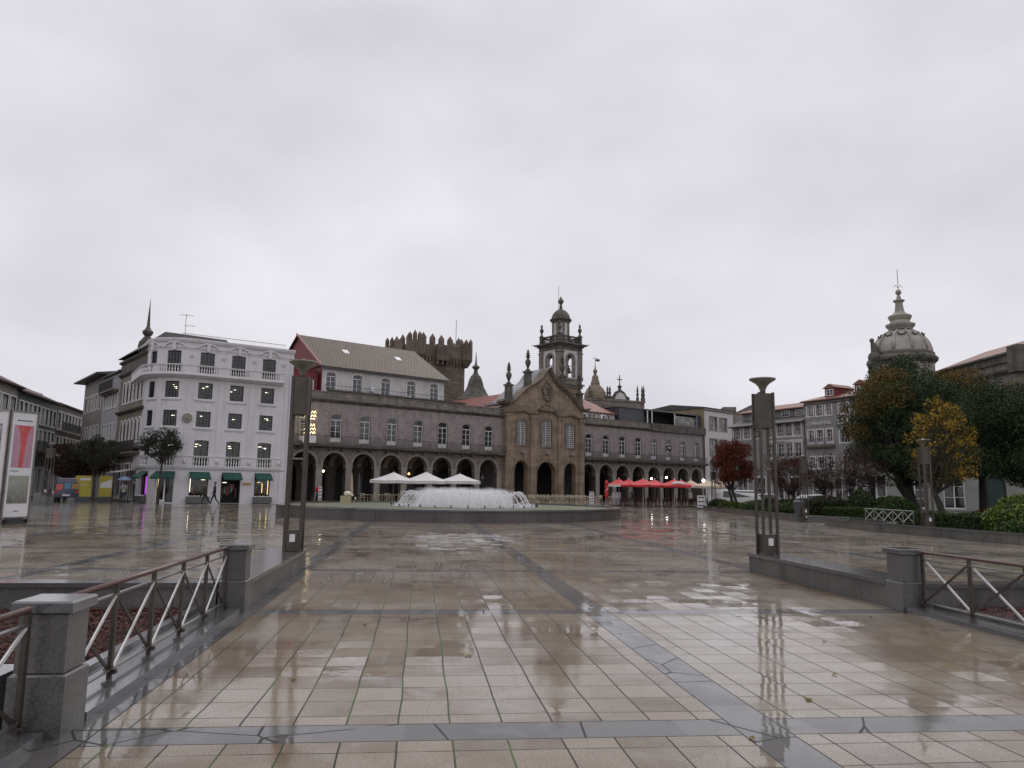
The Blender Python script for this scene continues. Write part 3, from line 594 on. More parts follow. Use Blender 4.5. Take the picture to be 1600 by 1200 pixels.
al = arcade('long arcaded wing left of the church with mauve tiled upper floor', -8, 24.8, LC, LC)
ar = arcade('arcaded wing right of the church behind the red parasols', 38.82, 66.8, RC, RC)
# clock wheel-like wreath between two right hand windows
m = MB(); pts = [(57.9-38.82+.34*cos(a), -.05, 8.3+.34*sin(a)) for a in [2*pi*i/16 for i in range(17)]]; m.tube(pts, .09, 6); m.box(57.9-38.82-.18, 57.9-38.82+.18, -.05, .0, 8.15, 8.42, 1)
wr_ = m.build('wreath', [IRON, BOARDW], ar)
# drain pipe at the far end
m = MB(); m.tube([(27.7, -.12, 0), (27.7, -.12, 10.6), (27.2, -.4, 10.9)], .07, 8); m.build('drain_pipe', IRON, ar)

# upper floors standing back above the left wing
t = root('rooftop_house', 'white upper storey with brown tiled roof above the arcade', 'building', at_(AP, AA, .4, 2.0), AA)
t.location.z = 11.0
Z = -11.0
m = MB(); wall(m, 0, 16.4, 0, 3.98, [(c-.4-.6, c-.4+.6, 1.15, 3.42, .18) for c in (1.5, 4.8, 8.5, 12.0, 15.3)], 0, .2); shell(m, 16.4, 14, 0, 3.98, 0); m.build('wall', WHITE2, t)
for c in (1.5, 4.8, 8.5, 12.0, 15.3): window(t, c-.4, 1.15, 1.2, 2.27, .18, 2, 3, fan=.55, sur=.1, surm=TRIM, y=.1, t=.08)
m = MB()
ym, zr = 7.0, 8.6
A_, B_, D_, E_ = (-.35, -.5, 3.95), (16.9, -.5, 3.95), (16.0, ym, zr), (-.35, ym, zr)
m.quad(A_, B_, D_, E_); m.quad((16.9, 14.5, 3.95), (-.35, 14.5, 3.95), E_, D_); m.add([B_, (16.9, 14.5, 3.95), D_], [(0, 1, 2)]); m.quad(A_, (-.35, 14.5, 3.95), (16.9, 14.5, 3.95), B_); m.build('roof', BROWNR, t)
m = MB(); m.box(-.3, 16.85, -.46, -.3, 3.72, 3.9); m.build('gutter', CHARC, t)
sl = (zr-3.95)/(ym+.5)
for x, yy in ((4.2, 3.4), (11.4, 3.4)):
    z = 3.95+(yy+.5)*sl; m = MB(); m.add([(x, yy, z+.1), (x+.75, yy, z+.1), (x+.75, yy+.8, z+.1+.8*sl), (x, yy+.8, z+.1+.8*sl), (x, yy, z), (x+.75, yy, z), (x+.75, yy+.8, z+.8*sl), (x, yy+.8, z+.8*sl)], [(0, 1, 2, 3), (0, 4, 5, 1), (1, 5, 6, 2), (3, 7, 4, 0), (2, 6, 7, 3)]); m.build('skylight', BOARDW, t)
m = MB(); m.box(1.5-.4+4.9, 1.5-.4+5.4, -.35, .0, 1.6, 2.15); m.box(11.0, 11.5, -.35, 0, 1.0, 1.5); m.build('air_conditioner', BOARDW, t)
m = MB(); m.box(.0, 18.6, -1.75, -1.42, -.0, 1.0); m.box(.0, 18.6, -1.85, -1.38, 1.0, 1.14); m.build('terrace_parapet', GRAND, t)
m = MB(); railing(m, -.3, 17.5, -1.5, 1.14, .55, .5, .008); m.build('terrace_railing', IRON, t)
m = MB(); m.add([(-.03, 0, 0), (-.03, 14, 0), (-.03, 14, 3.95), (-.03, 7, 8.45), (-.03, 0, 3.95)], [(0, 4, 3, 2, 1)]); m.build('red_end_wall', REDW, t)
m = MB(); m.bar((-.40, -.5, 3.98), (-.40, 7.0, 8.66), .14, .2); m.build('pink_bargeboard', M('pink_trim', (.42, .18, .18), .5), t)
t = root('red_annex', 'low dark red annex with red railing at the left end of the arcade roof', 'building', at_(AP, AA, -4.4, 2.6), AA); t.location.z = 11.0
m = MB(); wall(m, 0, 4.6, 0, 3.3, [(1.1, 1.9, .5, 2.2, 0), (3.2, 4.0, .5, 2.2, 0)], 0, .2); shell(m, 4.6, 6, 0, 3.3); m.box(-.1, 4.55, -.1, 6, 3.3, 3.42); m.build('wall', REDW, t)
for x in (1.5, 3.6): window(t, x, .5, .8, 1.7, 0, 2, 2, y=.08, t=.08, sur=.1, surm=TRIM)
m = MB(); railing(m, 0, 4.5, -.7, .0, 1.15, .14, .014); m.build('red_railing', REDP, t)
m = MB(); railing(m, 0, 4.5, .1, 3.42, .8, .14, .014); m.build('roof_railing', REDP, t)

# structures on the right wing
t = root('rooftop_room', 'low white rooftop room with red roof right of the bell tower', 'building', at_(AP, AA, 38.9, 2.2), AA); t.location.z = 11.0
m = MB(); wall(m, 0, 9.0, 0, 2.05, [(3.6, 3.95, 1.2, 1.6, 0), (4.4, 4.75, 1.2, 1.6, 0), (6.9, 7.25, 1.2, 1.6, 0), (7.6, 7.95, 1.2, 1.6, 0)], 0, .2); shell(m, 9, 7, 0, 2.05); m.build('wall', WHITE2, t)
m = MB(); m.box(.2, 8.8, .25, .3, 1.1, 1.7); m.build('window', GLASSD, t)
m = MB(); m.quad((-.3, -.4, 2.0), (9.3, -.4, 2.0), (9.3, 7.4, 5.0), (-.3, 7.4, 5.0)); m.quad((-.3, -.4, 1.9), (-.3, 7.4, 4.9), (9.3, 7.4, 4.9), (9.3, -.4, 1.9)); m.quad((-.3, -.4, 1.9), (9.3, -.4, 1.9), (9.3, -.4, 2.0), (-.3, -.4, 2.0)); m.quad((9.3, -.4, 1.9), (9.3, 7.4, 1.9), (9.3, 7.4, 5.0), (9.3, -.4, 2.0)); m.build('roof', REDR, t)
for x in (1.6, 5.6):
    m = MB(); m.box(x, x+1.0, -.45, -.02, .95, 1.65); m.lathe([(.25, 0), (.25, .02)], (0, 0, 0), 12, 1); k = len(m.v)
    m2 = MB(); m2.box(x, x+1.0, -.45, -.02, .95, 1.65); pts = [(x+.62+.24*cos(a), -.46, 1.3+.24*sin(a)) for a in [2*pi*i/12 for i in range(12)]]; m2.add(pts+[(x+.62, -.46, 1.3)], [(i, (i+1) % 12, 12) for i in range(12)], 1); m2.build('air_conditioner', [BOARDW, IRON], t)
t = root('slate_block', 'dark grey metal-clad rooftop block', 'building', at_(AP, AA, 48.3, 1.6), AA); t.location.z = 11.0
m = MB(); m.box(0, 5.6, 0, 7, 0, 3.1); m.build('cladding', SLATE, t)
m = MB(); m.add([(-.2, -.2, 3.102), (5.8, -.2, 3.102), (5.8, 7.2, 3.102), (-.2, 7.2, 3.102), (-.2, -.2, 3.2), (5.8, -.2, 3.2), (5.8, 7.2, 3.9), (-.2, 7.2, 3.9)], [(3, 2, 1, 0), (4, 5, 6, 7), (0, 1, 5, 4), (1, 2, 6, 5), (2, 3, 7, 6), (3, 0, 4, 7)]); m.build('roof', SHEET, t)
t = root('roof_terrace', 'open roof terrace with dark glazed front above the red parasols', 'terrace', at_(AP, AA, 54.0, .5), AA); t.location.z = 11.0
m = MB(); m.box(0, 12.6, 4.4, 4.6, 0, 3.0); m.box(12.4, 12.6, 0, 4.4, 0, 3.0); m.build('back_wall', CHARC, t)
m = MB(); m.box(-.1, 12.7, .5, 4.7, 3.0, 3.18); m.build('roof', SHEET, t)
for x in (0.05, 1.1, 6.6, 12.35):
    m = MB(); m.box(x, x+.14, .55, .69, 0, 2.99); m.build('post', TRIM, t)
m = MB(); m.box(6.9, 12.3, .6, .66, 0, 2.6); m.build('glazing', GLASSC, t)
m = MB(); m.box(-.3, 12.8, -.9, -.45, -.32, .08); m.box(-.3, 12.8, -.86, -.5, .08, .9, 0); m.build('terrace_parapet', GRAND, t)
t = root('rear_roof', 'grey sheet roof rising behind the roof terrace', 'building', at_(AP, AA, 46, 9.5), AA)
m = MB(); m.box(0, 20, 0, 10, 0, 13.2); m.build('wall', GREYW, t)
m = MB(); gable_roof(m, 0, 20, 0, 10, 13.2, 2.1); m.build('roof', SHEET, t)

# ---------- church ----------
CS = 24.8
t = root('church', 'golden granite baroque church front with curved gable', 'church', at_(AP, AA, CS, -.45), AA); church = t
gx = 7.2
G = [(-7.35, 12.35), (-6.7, 12.4), (-6.0, 12.7), (-5.3, 13.2), (-4.6, 13.85), (-3.9, 14.5), (-3.1, 15.0), (-2.3, 15.35), (-1.6, 15.8), (-1.0, 16.35), (-.5, 17.05), (0, 17.7)]
G = G+[(-a, b) for a, b in G[::-1][1:]]
m = MB(); ops = [(1.6, 3.8, 0, 5.2, 1.1), (5.45, 8.75, 0, 5.2, 1.65), (10.35, 12.5, 0, 5.15, 1.08), (1.95, 3.5, 7.05, 10.6, .3), (6.15, 7.95, 7.0, 10.98, .35), (10.7, 12.25, 7.0, 10.6, .3)]
wall(m, 0, 14, 0, 12.0, ops, 0, .8)
gp = [(gx+a, b) for a, b in G if abs(a) < 7.25]; m.prism([(0, 12.0)]+[(14, 12.0)]+[(min(x, 14), z) for x, z in gp[::-1]], 0, 1.0)
m.quad((0, 0, 0), (0, 0, 12), (0, 1, 12), (0, 1, 0)); m.quad((14, 0, 0), (14, 1, 0), (14, 1, 12), (14, 0, 12)); m.build('facade_wall', CHST, t)
for x, w in ((0, .95), (4.15, .95), (9.1, .95), (13.05, .95)):
    m = MB(); m.box(x, x+w, -.2, -.002, .9, 11.3); m.box(x-.1, x+w+.1, -.32, -.002, 0, .9); m.box(x-.06, x+w+.06, -.27, -.002, 10.95, 11.3); m.box(x+.12, x+w-.12, -.24, -.2, 7.2, 10.6)
    m.build('pilaster', CHST, t)
# undulating string cornice
def sweep(mb, path, prof, mat=0):
    """path (x,z); profile (y, dz) swept"""
    k = len(prof)
    vs = []
    for i, (x, z) in enumerate(path):
        a = path[max(i-1, 0)]; b = path[min(i+1, len(path)-1)]; d = Vector((b[0]-a[0], b[1]-a[1])).normalized(); nrm = (-d.y, d.x)
        vs += [(x+nrm[0]*h, y, z+nrm[1]*h) for y, h in prof]
    fs = [tuple(range(k)), tuple((len(path)-1)*k+j for j in range(k))[::-1]]
    for i in range(len(path)-1):
        for j in range(k): fs.append((i*k+j, (i+1)*k+j, (i+1)*k+(j+1) % k, i*k+(j+1) % k))
    mb.add(vs, fs, mat)
PR = [(0, 0), (-.25, .02), (-.3, .12), (-.48, .2), (-.55, .36), (1.2, .36), (1.2, 0)]
m = MB(); pth = [(gx-7.9, 12.75), (gx-7.4, 12.5)]+[(gx+a, b) for a, b in G[1:-1]]+[(gx+7.4, 12.5), (gx+7.9, 12.75)]; sweep(m, pth, PR); m.build('gable_cornice', CHTR, t)
m = MB(); pr2 = [(0, 0), (-.2, .03), (-.3, .2), (-.3, .28), (0, .28)]
sweep(m, [(-.15, 11.32), (1.2, 11.32), (1.9, 11.5), (2.7, 11.62), (3.5, 11.5), (4.1, 11.32), (5.2, 11.32), (5.8, 11.6), (6.4, 11.9), (8, 11.9), (8.6, 11.6), (9.1, 11.32), (10.2, 11.32), (10.8, 11.5), (11.5, 11.62), (12.2, 11.5), (13, 11.32), (14.15, 11.32)], pr2); m.build('string_cornice', CHTR, t)
# lead covering behind the gable
m = MB(); pr3 = [(1.2, .02), (1.2, .3), (4.6, .3), (4.6, .02)]; sweep(m, pth[1:-1], pr3); m.build('lead_flashing', M('lead_sheet', (.24, .25, .26), .35, (.17, .175, .18), 1.5, grain=.15), t)
for x, z, w, h, r in ((2.725, 7.05, 1.55, 3.55, .3), (7.05, 7.0, 1.8, 3.98, .35), (11.475, 7.0, 1.55, 3.6, .3)):
    window(t, x, z, w, h, r, 6, 12, y=.2, t=.10, sur=.26, surm=CHTR, glass=GLASSD)
# archivolts and imposts
for (xa, xb, za, zb, r) in ops[:3]:
    m = MB(); c = (xa+xb)/2; rr = (xb-xa)/2; zc = zb-rr
    for k in range(14):
        a, b = pi*k/14, pi*(k+1)/14
        P1 = [(c+q*cos(w_), zc+q*sin(w_)) for q, w_ in ((rr, a), (rr+.24, a), (rr+.24, b), (rr, b))]
        m.prism(P1, -.07, .01)
    m.box(xa-.3, xa+.02, -.09, .75, zc-.16, zc); m.box(xb-.02, xb+.3, -.09, .75, zc-.16, zc); m.build('archivolt', CHTR, t)
# coat of arms
m = MB(); cx_, cz_ = 7.2, 14.6
m.prism([(cx_-.75, cz_+.9), (cx_-.85, cz_+.1), (cx_-.5, cz_-.7), (cx_, cz_-1.2), (cx_+.5, cz_-.7), (cx_+.85, cz_+.1), (cx_+.75, cz_+.9), (cx_, cz_+1.15)], -.18, 0)
for i in range(26):
    a = 2*pi*i/26; m.ball((cx_+.85*cos(a)*(1+.15*sin(5*a)), -.14, cz_+1.1*sin(a)), .17, 6, 4)
for i in range(14): m.ball((cx_+random.uniform(-.5, .5), -.2, cz_+random.uniform(-.8, .8)), random.uniform(.1, .22), 6, 4)
m.ball((cx_, -.2, cz_+1.35), .3, 8, 5); m.lathe([(.12, 0), (.3, .3), (.1, .7)], (cx_, -.12, cz_-2.0), 8)
m.box(cx_-1.7, cx_+1.7, -.42, -.002, cz_-2.55, cz_-2.3); m.box(cx_-1.1, cx_+1.1, -.3, -.002, cz_-2.3, cz_-1.85); m.build('coat_of_arms', CHTR, t)
# flood lamps over the arches
for x in (2.8, 7.05, 11.5):
    m = MB(); m.box(x-.35, x+.35, -.5, -.2, 6.25, 6.5); m.box(x-.05, x+.05, -.35, -.001, 6.1, 6.25); m.ball((x-.2, -.4, 6.6), .13, 8, 5); m.ball((x+.2, -.4, 6.6), .13, 8, 5); m.build('flood_light', GRANL, t)
# pinnacles
for q, zb, zt in ((-6.4, 12.9, 15.2), (-3.15, 14.9, 17.3), (3.15, 14.9, 17.3), (6.4, 12.9, 15.2)):
    m = MB(); x = gx+q; m.box(x-.38, x+.38, .1, .86, zb, zt-.25); m.box(x-.52, x+.52, -.04, 1.0, zt-.25, zt-.05); m.box(x-.45, x+.45, .03, .93, zb+.1, zb+.45); m.box(x-.25, x+.25, .23, .73, zt-.05, zt+.2)
    m.lathe([(.26, 0), (.14, .15), (.16, .3), (.36, .85), (.40, 1.05), (.30, 1.35), (.13, 1.5), (.2, 1.62), (.36, 1.72), (.16, 1.86), (.34, 1.98), (.15, 2.12), (.30, 2.22), (.12, 2.36), (.2, 2.46), (.03, 2.8)], (x, .48, zt+.15), 10)
    m.build('pinnacle', GRAND, t)
# nave behind
m = MB(); m.box(1.2, 12.8, 5.0, 30, 0, 11.6); m.box(1.4, 12.6, 1.0, 4.99, 5.4, 12.3); m.build('nave_walls', CREAMW, t)
m = MB(); a, b = 0.7, 13.3; ym = 7.0
for y0_, y1_ in ((4.0, 30.5),):
    m.quad((a, y0_, 11.7), (ym, y0_, 15.3), (ym, y1_, 15.3), (a, y1_, 11.7)); m.quad((ym, y0_, 15.3), (b, y0_, 11.7), (b, y1_, 11.7), (ym, y1_, 15.3)); m.add([(a, y1_, 11.7), (ym, y1_, 15.3), (b, y1_, 11.7)], [(0, 1, 2)]); m.quad((a, y0_, 11.7), (a, y1_, 11.7), (b, y1_, 11.7), (b, y0_, 11.7))
m.build('nave_roof', REDR, t)
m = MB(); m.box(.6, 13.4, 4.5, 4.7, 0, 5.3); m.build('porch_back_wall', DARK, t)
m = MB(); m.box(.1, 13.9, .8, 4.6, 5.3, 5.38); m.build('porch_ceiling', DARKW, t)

# ---------- bell tower ----------
BT = at_(AP, AA, 40.9, 7.0); t = root('bell_tower', 'square granite bell tower with balustrade and domed lantern', 'tower', BT, AA); Wt = 4.75
m = MB(); m.box(.1, Wt-.1, .1, Wt-.1, 0, 17.2); m.build('shaft', CHST, t)
m = MB(); m.box(-.1, Wt+.1, -.1, Wt+.1, 17.1, 17.5); m.box(-.3, Wt+.3, -.3, Wt+.3, 17.5, 17.75); m.box(0, Wt, 0, Wt, 17.75, 18.3); m.box(-.12, Wt+.12, -.12, Wt+.12, 18.3, 18.5); m.build('belfry_base', GRAN, t)
def rot4(mb, k):
    c = Wt/2
    def f(x, y, z):
        x -= c; y -= c
        for _ in range(k): x, y = -y, x
        return x+c, y+c, z
    return mb.xf(f)
m = MB(); w_ = MB()
for k in range(4):
    q = MB(); wall(q, .3, Wt-.3, 18.5, 23.0, [(Wt/2-.72, Wt/2+.72, 18.7, 22.3, .72)], .1, .55, 0)
    rot4(q, k); m.add(q.v, q.f)
m.build('belfry_wall', WHITE2, t)
m = MB()
for k in range(4):
    q = MB(); q.box(-.05, .85, -.05, .85, 18.5, 22.5); q.box(-.15, .95, -.15, .95, 18.5, 18.85); q.box(-.14, .94, -.14, .94, 22.5, 22.75); q.box(-.02, .82, -.02, .82, 22.75, 23.0)
    c = Wt/2
    for j in range(12):
        a, b = pi*j/12, pi*(j+1)/12; P1 = [(c+r_*cos(w2), 21.58+r_*sin(w2)) for r_, w2 in ((.72, a), (.98, a), (.98, b), (.72, b))]; q.prism(P1, .02, .14)
    q.box(c-.98, c-.72, .02, .14, 18.7, 21.58); q.box(c+.72, c+.98, .02, .14, 18.7, 21.58); rot4(q, k); m.add(q.v, q.f)
m.build('corner_pilasters', GRAN, t)
m = MB(); m.box(-.05, Wt+.05, -.05, Wt+.05, 23.0, 23.55); m.box(-.25, Wt+.25, -.25, Wt+.25, 23.55, 23.8); m.box(-.6, Wt+.6, -.6, Wt+.6, 23.8, 24.05); m.add([(-.95, -.95, 24.12), (-.3, -.5, 24.05), (-.5, -.3, 24.05), (-.35, -.35, 23.8)], [(0, 1, 2), (0, 1, 3), (0, 2, 3)])
m.add([(Wt+.95, -.95, 24.12), (Wt+.3, -.5, 24.05), (Wt+.5, -.3, 24.05), (Wt+.35, -.35, 23.8)], [(0, 1, 2), (0, 1, 3), (0, 2, 3)]); m.add([(-.95, Wt+.95, 24.12), (-.3, Wt+.5, 24.05), (-.5, Wt+.3, 24.05), (-.35, Wt+.35, 23.8)], [(0, 1, 2), (0, 1, 3), (0, 2, 3)]); m.build('cornice', GRAND, t)
m = MB()
for k in range(4):
    q = MB(); q.box(0, .5, 0, .5, 24.05, 25.3); q.box(-.08, .58, -.08, .58, 25.3, 25.42); q.box(.5, Wt-.001, .1, .4, 24.05, 24.25); q.box(.5, Wt-.001, .1, .4, 25.05, 25.25); q.box(Wt/2-.2, Wt/2+.2, .08, .42, 24.25, 25.05)
    for i in range(11):
        x = .72+i*.32
        if abs(x-Wt/2) > .3: baluster(q, x, .25, 24.25, .8, .1)
    rot4(q, k); m.add(q.v, q.f)
m.build('balustrade', GRAND, t)
for x, y in ((.25, .25), (Wt-.25, .25), (Wt-.25, Wt-.25), (.25, Wt-.25)):
    m = MB(); urn(m, x, y, 25.42, 1.35); m.build('urn', GRAND, t)
c = Wt/2
m = MB(); m.lathe([(1.5, 24.1), (1.5, 24.5), (1.3, 24.55), (1.3, 27.6), (1.42, 27.7)], (c, c, 0), 8, a0=pi/8); m.build('lantern_drum', WHITE2, t)
m = MB()
for i in range(8):
    a = pi/8+2*pi*i/8; m.lathe([(.2, 24.5), (.2, 27.65)], (c+1.27*cos(a), c+1.27*sin(a), 0), 6)
m.build('lantern_pilasters', GRAN, t)
m = MB(); m.lathe([(1.45, 27.6), (1.55, 27.8), (1.75, 28.0), (1.75, 28.15), (1.5, 28.25), (1.45, 28.6), (1.3, 29.0), (1.0, 29.4), (.5, 29.75), (.3, 29.85), (.22, 30.0), (.3, 30.1), (.2, 30.3), (.2, 30.7), (.42, 30.95), (.48, 31.15), (.36, 31.4), (.12, 31.75), (.04, 32.0)], (c, c, 0), 16); m.build('dome', GRAND, t)
m = MB(); m.tube([(c-.5, c, 29.2), (c-.5, c, 33.6)], .03, 5); m.build('lightning_rod', IRON, t)
for x, y, z in ((c, .5, 20.4), (.5, c, 20.4)):
    m = MB(); m.lathe([(.5, 0), (.42, .12), (.32, .45), (.26, .75), (.1, .9), (.05, 1.1)], (x, y, z-1.0), 12); m.tube([(x-.6, y, z+.15), (x+.6, y, z+.15)], .06, 5); m.build('bell', M('bell_bronze', (.08, .075, .055), .45, metal=.6), t, smooth=True)

# ---------- white corner building ----------
WP = (-19.33, 64.88); WA = R(34); X0 = -8.2; RB = 3.0
def bend(x, y, z):
    if x >= X0: return (x, y, z)
    d = X0-x; q = d/RB
    if q <= pi/2: return (X0-(RB-y)*sin(q), RB-(RB-y)*cos(q), z)
    return (X0-(RB-y), RB+(d-RB*pi/2), z)
t = root('corner_building', 'white corner building with green awnings and lit windows', 'building', (WP[0], WP[1], 0), WA)
XL = -18.5
def bb(mb, name, mat, par=None, smooth=False): mb.xf(bend); return mb.build(name, mat, par or t, smooth=smooth)
SC = [-2.13, -4.7, -7.21, -9.79, -11.87]
GLT, nn, ll, p = _new('clear_shop_glass')
tr = nn.new('ShaderNodeBsdfTransparent'); gl = nn.new('ShaderNodeBsdfGlossy'); gl.inputs['Roughness'].default_value = .03; fr = nn.new('ShaderNodeFresnel'); fr.inputs[0].default_value = 1.5; tr.inputs[0].default_value = (.8, .82, .82, 1)
ms = nn.new('ShaderNodeMixShader'); ll.new(math_(nn, ll, 'MULTIPLY_ADD', fr.outputs[0], 1., .04), ms.inputs[0]); ll.new(tr.outputs[0], ms.inputs[1]); ll.new(gl.outputs[0], ms.inputs[2]); ll.new(ms.outputs[0], nn['Material Output'].inputs[0])
ops = []
for i, c in enumerate(SC):
    w = (1.12, 1.12, 1.12, 1.1, .95)[i]
    sw = (1.3, 1.55, 1.45, 1.5, 1.0)[i]; sb = (.0, .0, .0, .0, .0)[i]
    ops += [(c-sw/2, c+sw/2, .02, 2.42, 0), (c-w/2, c+w/2, 2.95, 5.12, .06), (c-w/2, c+w/2, 6.2, 7.48, 0), (c-w/2, c+w/2, 8.52, 9.85, 0), (c-w/2, c+w/2, 10.48, 12.37, 0)]
m = MB(); wall(m, XL, 0, 0, 13.1, ops, 0, .22, 0, step=.2); bb(m, 'wall', WHITE)
m = MB()
m.box(-18.4, -.05, .9, 1.0, 0, 12.9, nx=100); m.box(-18.4, -.05, .25, .95, 2.6, 2.7, nx=100); m.box(-18.4, -.05, .25, .95, 5.5, 5.6, nx=100); m.box(-18.4, -.05, .25, .95, 7.8, 7.9, nx=100); m.box(-18.4, -.05, .25, .95, 10.2, 10.3, nx=100); bb(m, 'interior', DARK)  # dark slabs, their near-black colour stands in for unlit rooms
m = MB(); m.quad((0, 0, 0), (0, 9, 0), (0, 9, 13.1), (0, 0, 13.1)); m.quad((0, 9, 0), (-9, 9, 0), (-9, 9, 13.1), (0, 9, 13.1)); m.build('rear_walls', WHITE, t)
m = MB(); m.box(-9, -.05, .3, 8.9, 12.9, 13.0); m.build('flat_roof', CHARC, t)
# mouldings
m = MB(); m.extr([(0, 2.74), (-.1, 2.76), (-.14, 2.84), (-.14, 2.9), (0, 2.92)], XL, -.3, 110); bb(m, 'first_floor_band', WHITE)
m = MB()
ops2 = [(c-.62, c+.62, 3.02, 3.72, 0) for c in SC]
wall(m, XL, -.7, 2.92, 3.78, ops2, -.16, .14, 0, step=.2); m.box(XL, -.7, -.2, 0, 3.781, 3.83, nx=100)
m.quad((-.7, -.16, 2.92), (-.7, 0, 2.92), (-.7, 0, 3.78), (-.7, -.16, 3.78)); bb(m, 'first_floor_parapet', WHITE)
for c in SC:
    m = MB()
    for i in range(6): baluster(m, c-.52+i*.208, -.10, 3.02, .7, .065)
    bb(m, 'balustrade', TRIM)
m = MB(); m.extr([(0, 10.12), (-.3, 10.18), (-.45, 10.3), (-.62, 10.34), (-.62, 10.46), (0, 10.46)], XL, -.9, 110); bb(m, 'balcony_slab', WHITE)
ops3 = [(c-.78, c+.78, 10.56, 11.1, 0) for c in SC]
m = MB(); wall(m, XL, -.9, 10.46, 11.12, ops3, -.55, .12, 0, step=.2); m.box(XL, -.9, -.6, -.4, 11.121, 11.2, nx=100); m.quad((-.9, -.55, 10.46), (-.9, 0, 10.46), (-.9, 0, 11.12), (-.9, -.55, 11.12)); bb(m, 'balcony_parapet', WHITE)
for c in SC:
    m = MB()
    for i in range(8): baluster(m, c-.68+i*.194, -.49, 10.56, .55, .06)
    bb(m, 'balustrade', TRIM)
m = MB(); m.extr([(0, 13.1), (-.12, 13.12), (-.2, 13.3), (-.2, 13.42), (.5, 13.42), (.5, 13.1)], XL, .05, 110); m.extr([(0, 12.62), (-.07, 12.64), (-.07, 12.72), (0, 12.74)], XL, 0, 110); bb(m, 'cornice', WHITE)
m = MB()
for c in SC:
    for k in range(12):
        a, b = pi*(.08+.84*k/12), pi*(.08+.84*(k+1)/12); m.prism([(c+q*cos(w_), 12.55+q*.62*sin(w_)) for q, w_ in ((.78, a), (.95, a), (.95, b), (.78, b))], -.14, -.001)
    m.box(c-.13, c+.13, -.2, -.001, 12.42, 13.09)
m.box(XL, 0, -.03, -.001, 12.5, 12.58, nx=100); bb(m, 'window_hoods', WHITE)
m = MB()
for x in (-.45, -3.42, -5.95, -8.45, -10.75): m.box(x-.2, x+.2, -.05, -.001, 2.92 if x > -.5 else 3.84, 10.1, nx=2)
m.box(-.75, -.15, -.07, -.001, 0, 2.7); bb(m, 'pilaster_strips', WHITE)
m = MB()
for c in SC:
    for z in (6.08, 8.4): m.box(c-.8, c+.8, -.1, -.001, z-.06, z+.04, nx=4); m.box(c-.66, c+.66, -.05, -.001, z-.14, z-.062, nx=4)
bb(m, 'window_sills', WHITE)
for x in (-3.42, -5.95, -8.45, -.9):
    for z in (3.35, 12.0): m = MB(); m.lathe([(.02, -.16), (.11, -.05), (.13, .1), (.09, .16)], (x, -.24 if z < 5 else -.06, z), 8); bb(m, 'wall_sconce', WHITE)
for i, c in enumerate(SC):
    w = (1.12, 1.12, 1.12, 1.1, .95)[i]
    for z, h, rows, cols in ((2.95, 2.17, 1, 2), (6.2, 1.28, 4, 4), (8.52, 1.33, 4, 4), (10.48, 1.89, 5, 4)):
        window(t, c, z, w, h, .06 if z < 4 else 0, cols, rows, frame=FRAMED, glass=GLT if z < 10 else GLASSD, y=.1, t=.06, bend=bend)
    for z in (5.0, 7.35, 9.72):
        if i == 4 and z > 6: continue
        m = MB(); rr_ = random.Random(i*7+int(z))
        for k in range(rr_.randint(1, 3)):
            x = c+rr_.uniform(-.35, .3); zz = z-rr_.uniform(.1, .45); m.box(x-rr_.uniform(.06, .26), x+.08, .5, .56, zz, zz+.05)
        o = bb(m, 'ceiling_light', COOLS)
# shop fronts
m = MB()
for i, c in enumerate(SC):
    sw = (1.3, 1.55, 1.45, 1.5, 1.0)[i]
    q = MB(); ring(q, sw, 2.4, 0, .07, .08, .16); q.xf(lambda x, y, z: (x+c, y, z+.02)); 
    if i == 3: q.box(c-.05, c+.05, .08, .14, .1, 2.3); q.box(c-.65, c+.1, .08, .14, .1, .3)
    o = bb(q, 'shop_front', TRIM if i == 3 else FRAMED)
    if i != 1:
        p_ = MB(); p_.quad((c-sw/2, .13, .05), (c+sw/2, .13, .05), (c+sw/2, .13, 2.4), (c-sw/2, .13, 2.4)); bb(p_, 'pane', GLT, o)
for x0_, z0_, z1_, mt in ((-1.62, .75, 2.0, WARML), (-2.1, .9, 1.7, WARML), (-10.42, .3, 2.0, WARML), (-7.85, .9, 2.0, COOLS), (-11.78, .7, 2.1, PURP), (-11.9, .7, 2.1, PURP), (-11.6, .7, 2.1, WARML), (-5.3, 1.7, 2.0, COOLS), (-7.0, 1.9, 2.0, COOLS), (-2.5, 1.75, 1.9, WARML)):
    m = MB(); m.box(x0_, x0_+(.05 if z1_-z0_ > .5 else .3), .2, .24, z0_, z1_ if z1_-z0_ > .5 else z0_+.04); bb(m, 'lit_tube', mt)
rg = random.Random(3)
CLO = [M('hung_clothes', (.16, .13, .11), .8, (.05, .05, .06), 6), M('hung_coats', (.30, .26, .22), .8, (.16, .12, .10), 6), M('bright_clothes', (.30, .07, .06), .8, (.12, .06, .06), 4)]
for c, w in ((-2.13, 1.1), (-4.7, 1.2), (-7.21, 1.2)):
    for k in range(7):
        x = c-w/2+w*k/6.5; m = MB(); z1_ = rg.uniform(1.2, 1.7); m.extr([(.5, z1_-rg.uniform(.5, .9)), (.62, z1_-.6), (.6, z1_), (.52, z1_)], x, x+rg.uniform(.08, .14)); bb(m, 'display_garment', CLO[k % 3])
for i, c in enumerate(SC):
    sw = (1.35, 1.5, 1.55, 1.5, 1.1)[i]; m = MB(); k = 6
    m.extr([(-.01, 2.55), (-.75, 2.05), (-.75, 1.93), (-.73, 1.93), (-.72, 2.03), (-.01, 2.48)], c-sw/2, c+sw/2, 4); bb(m, 'awning', AWN)
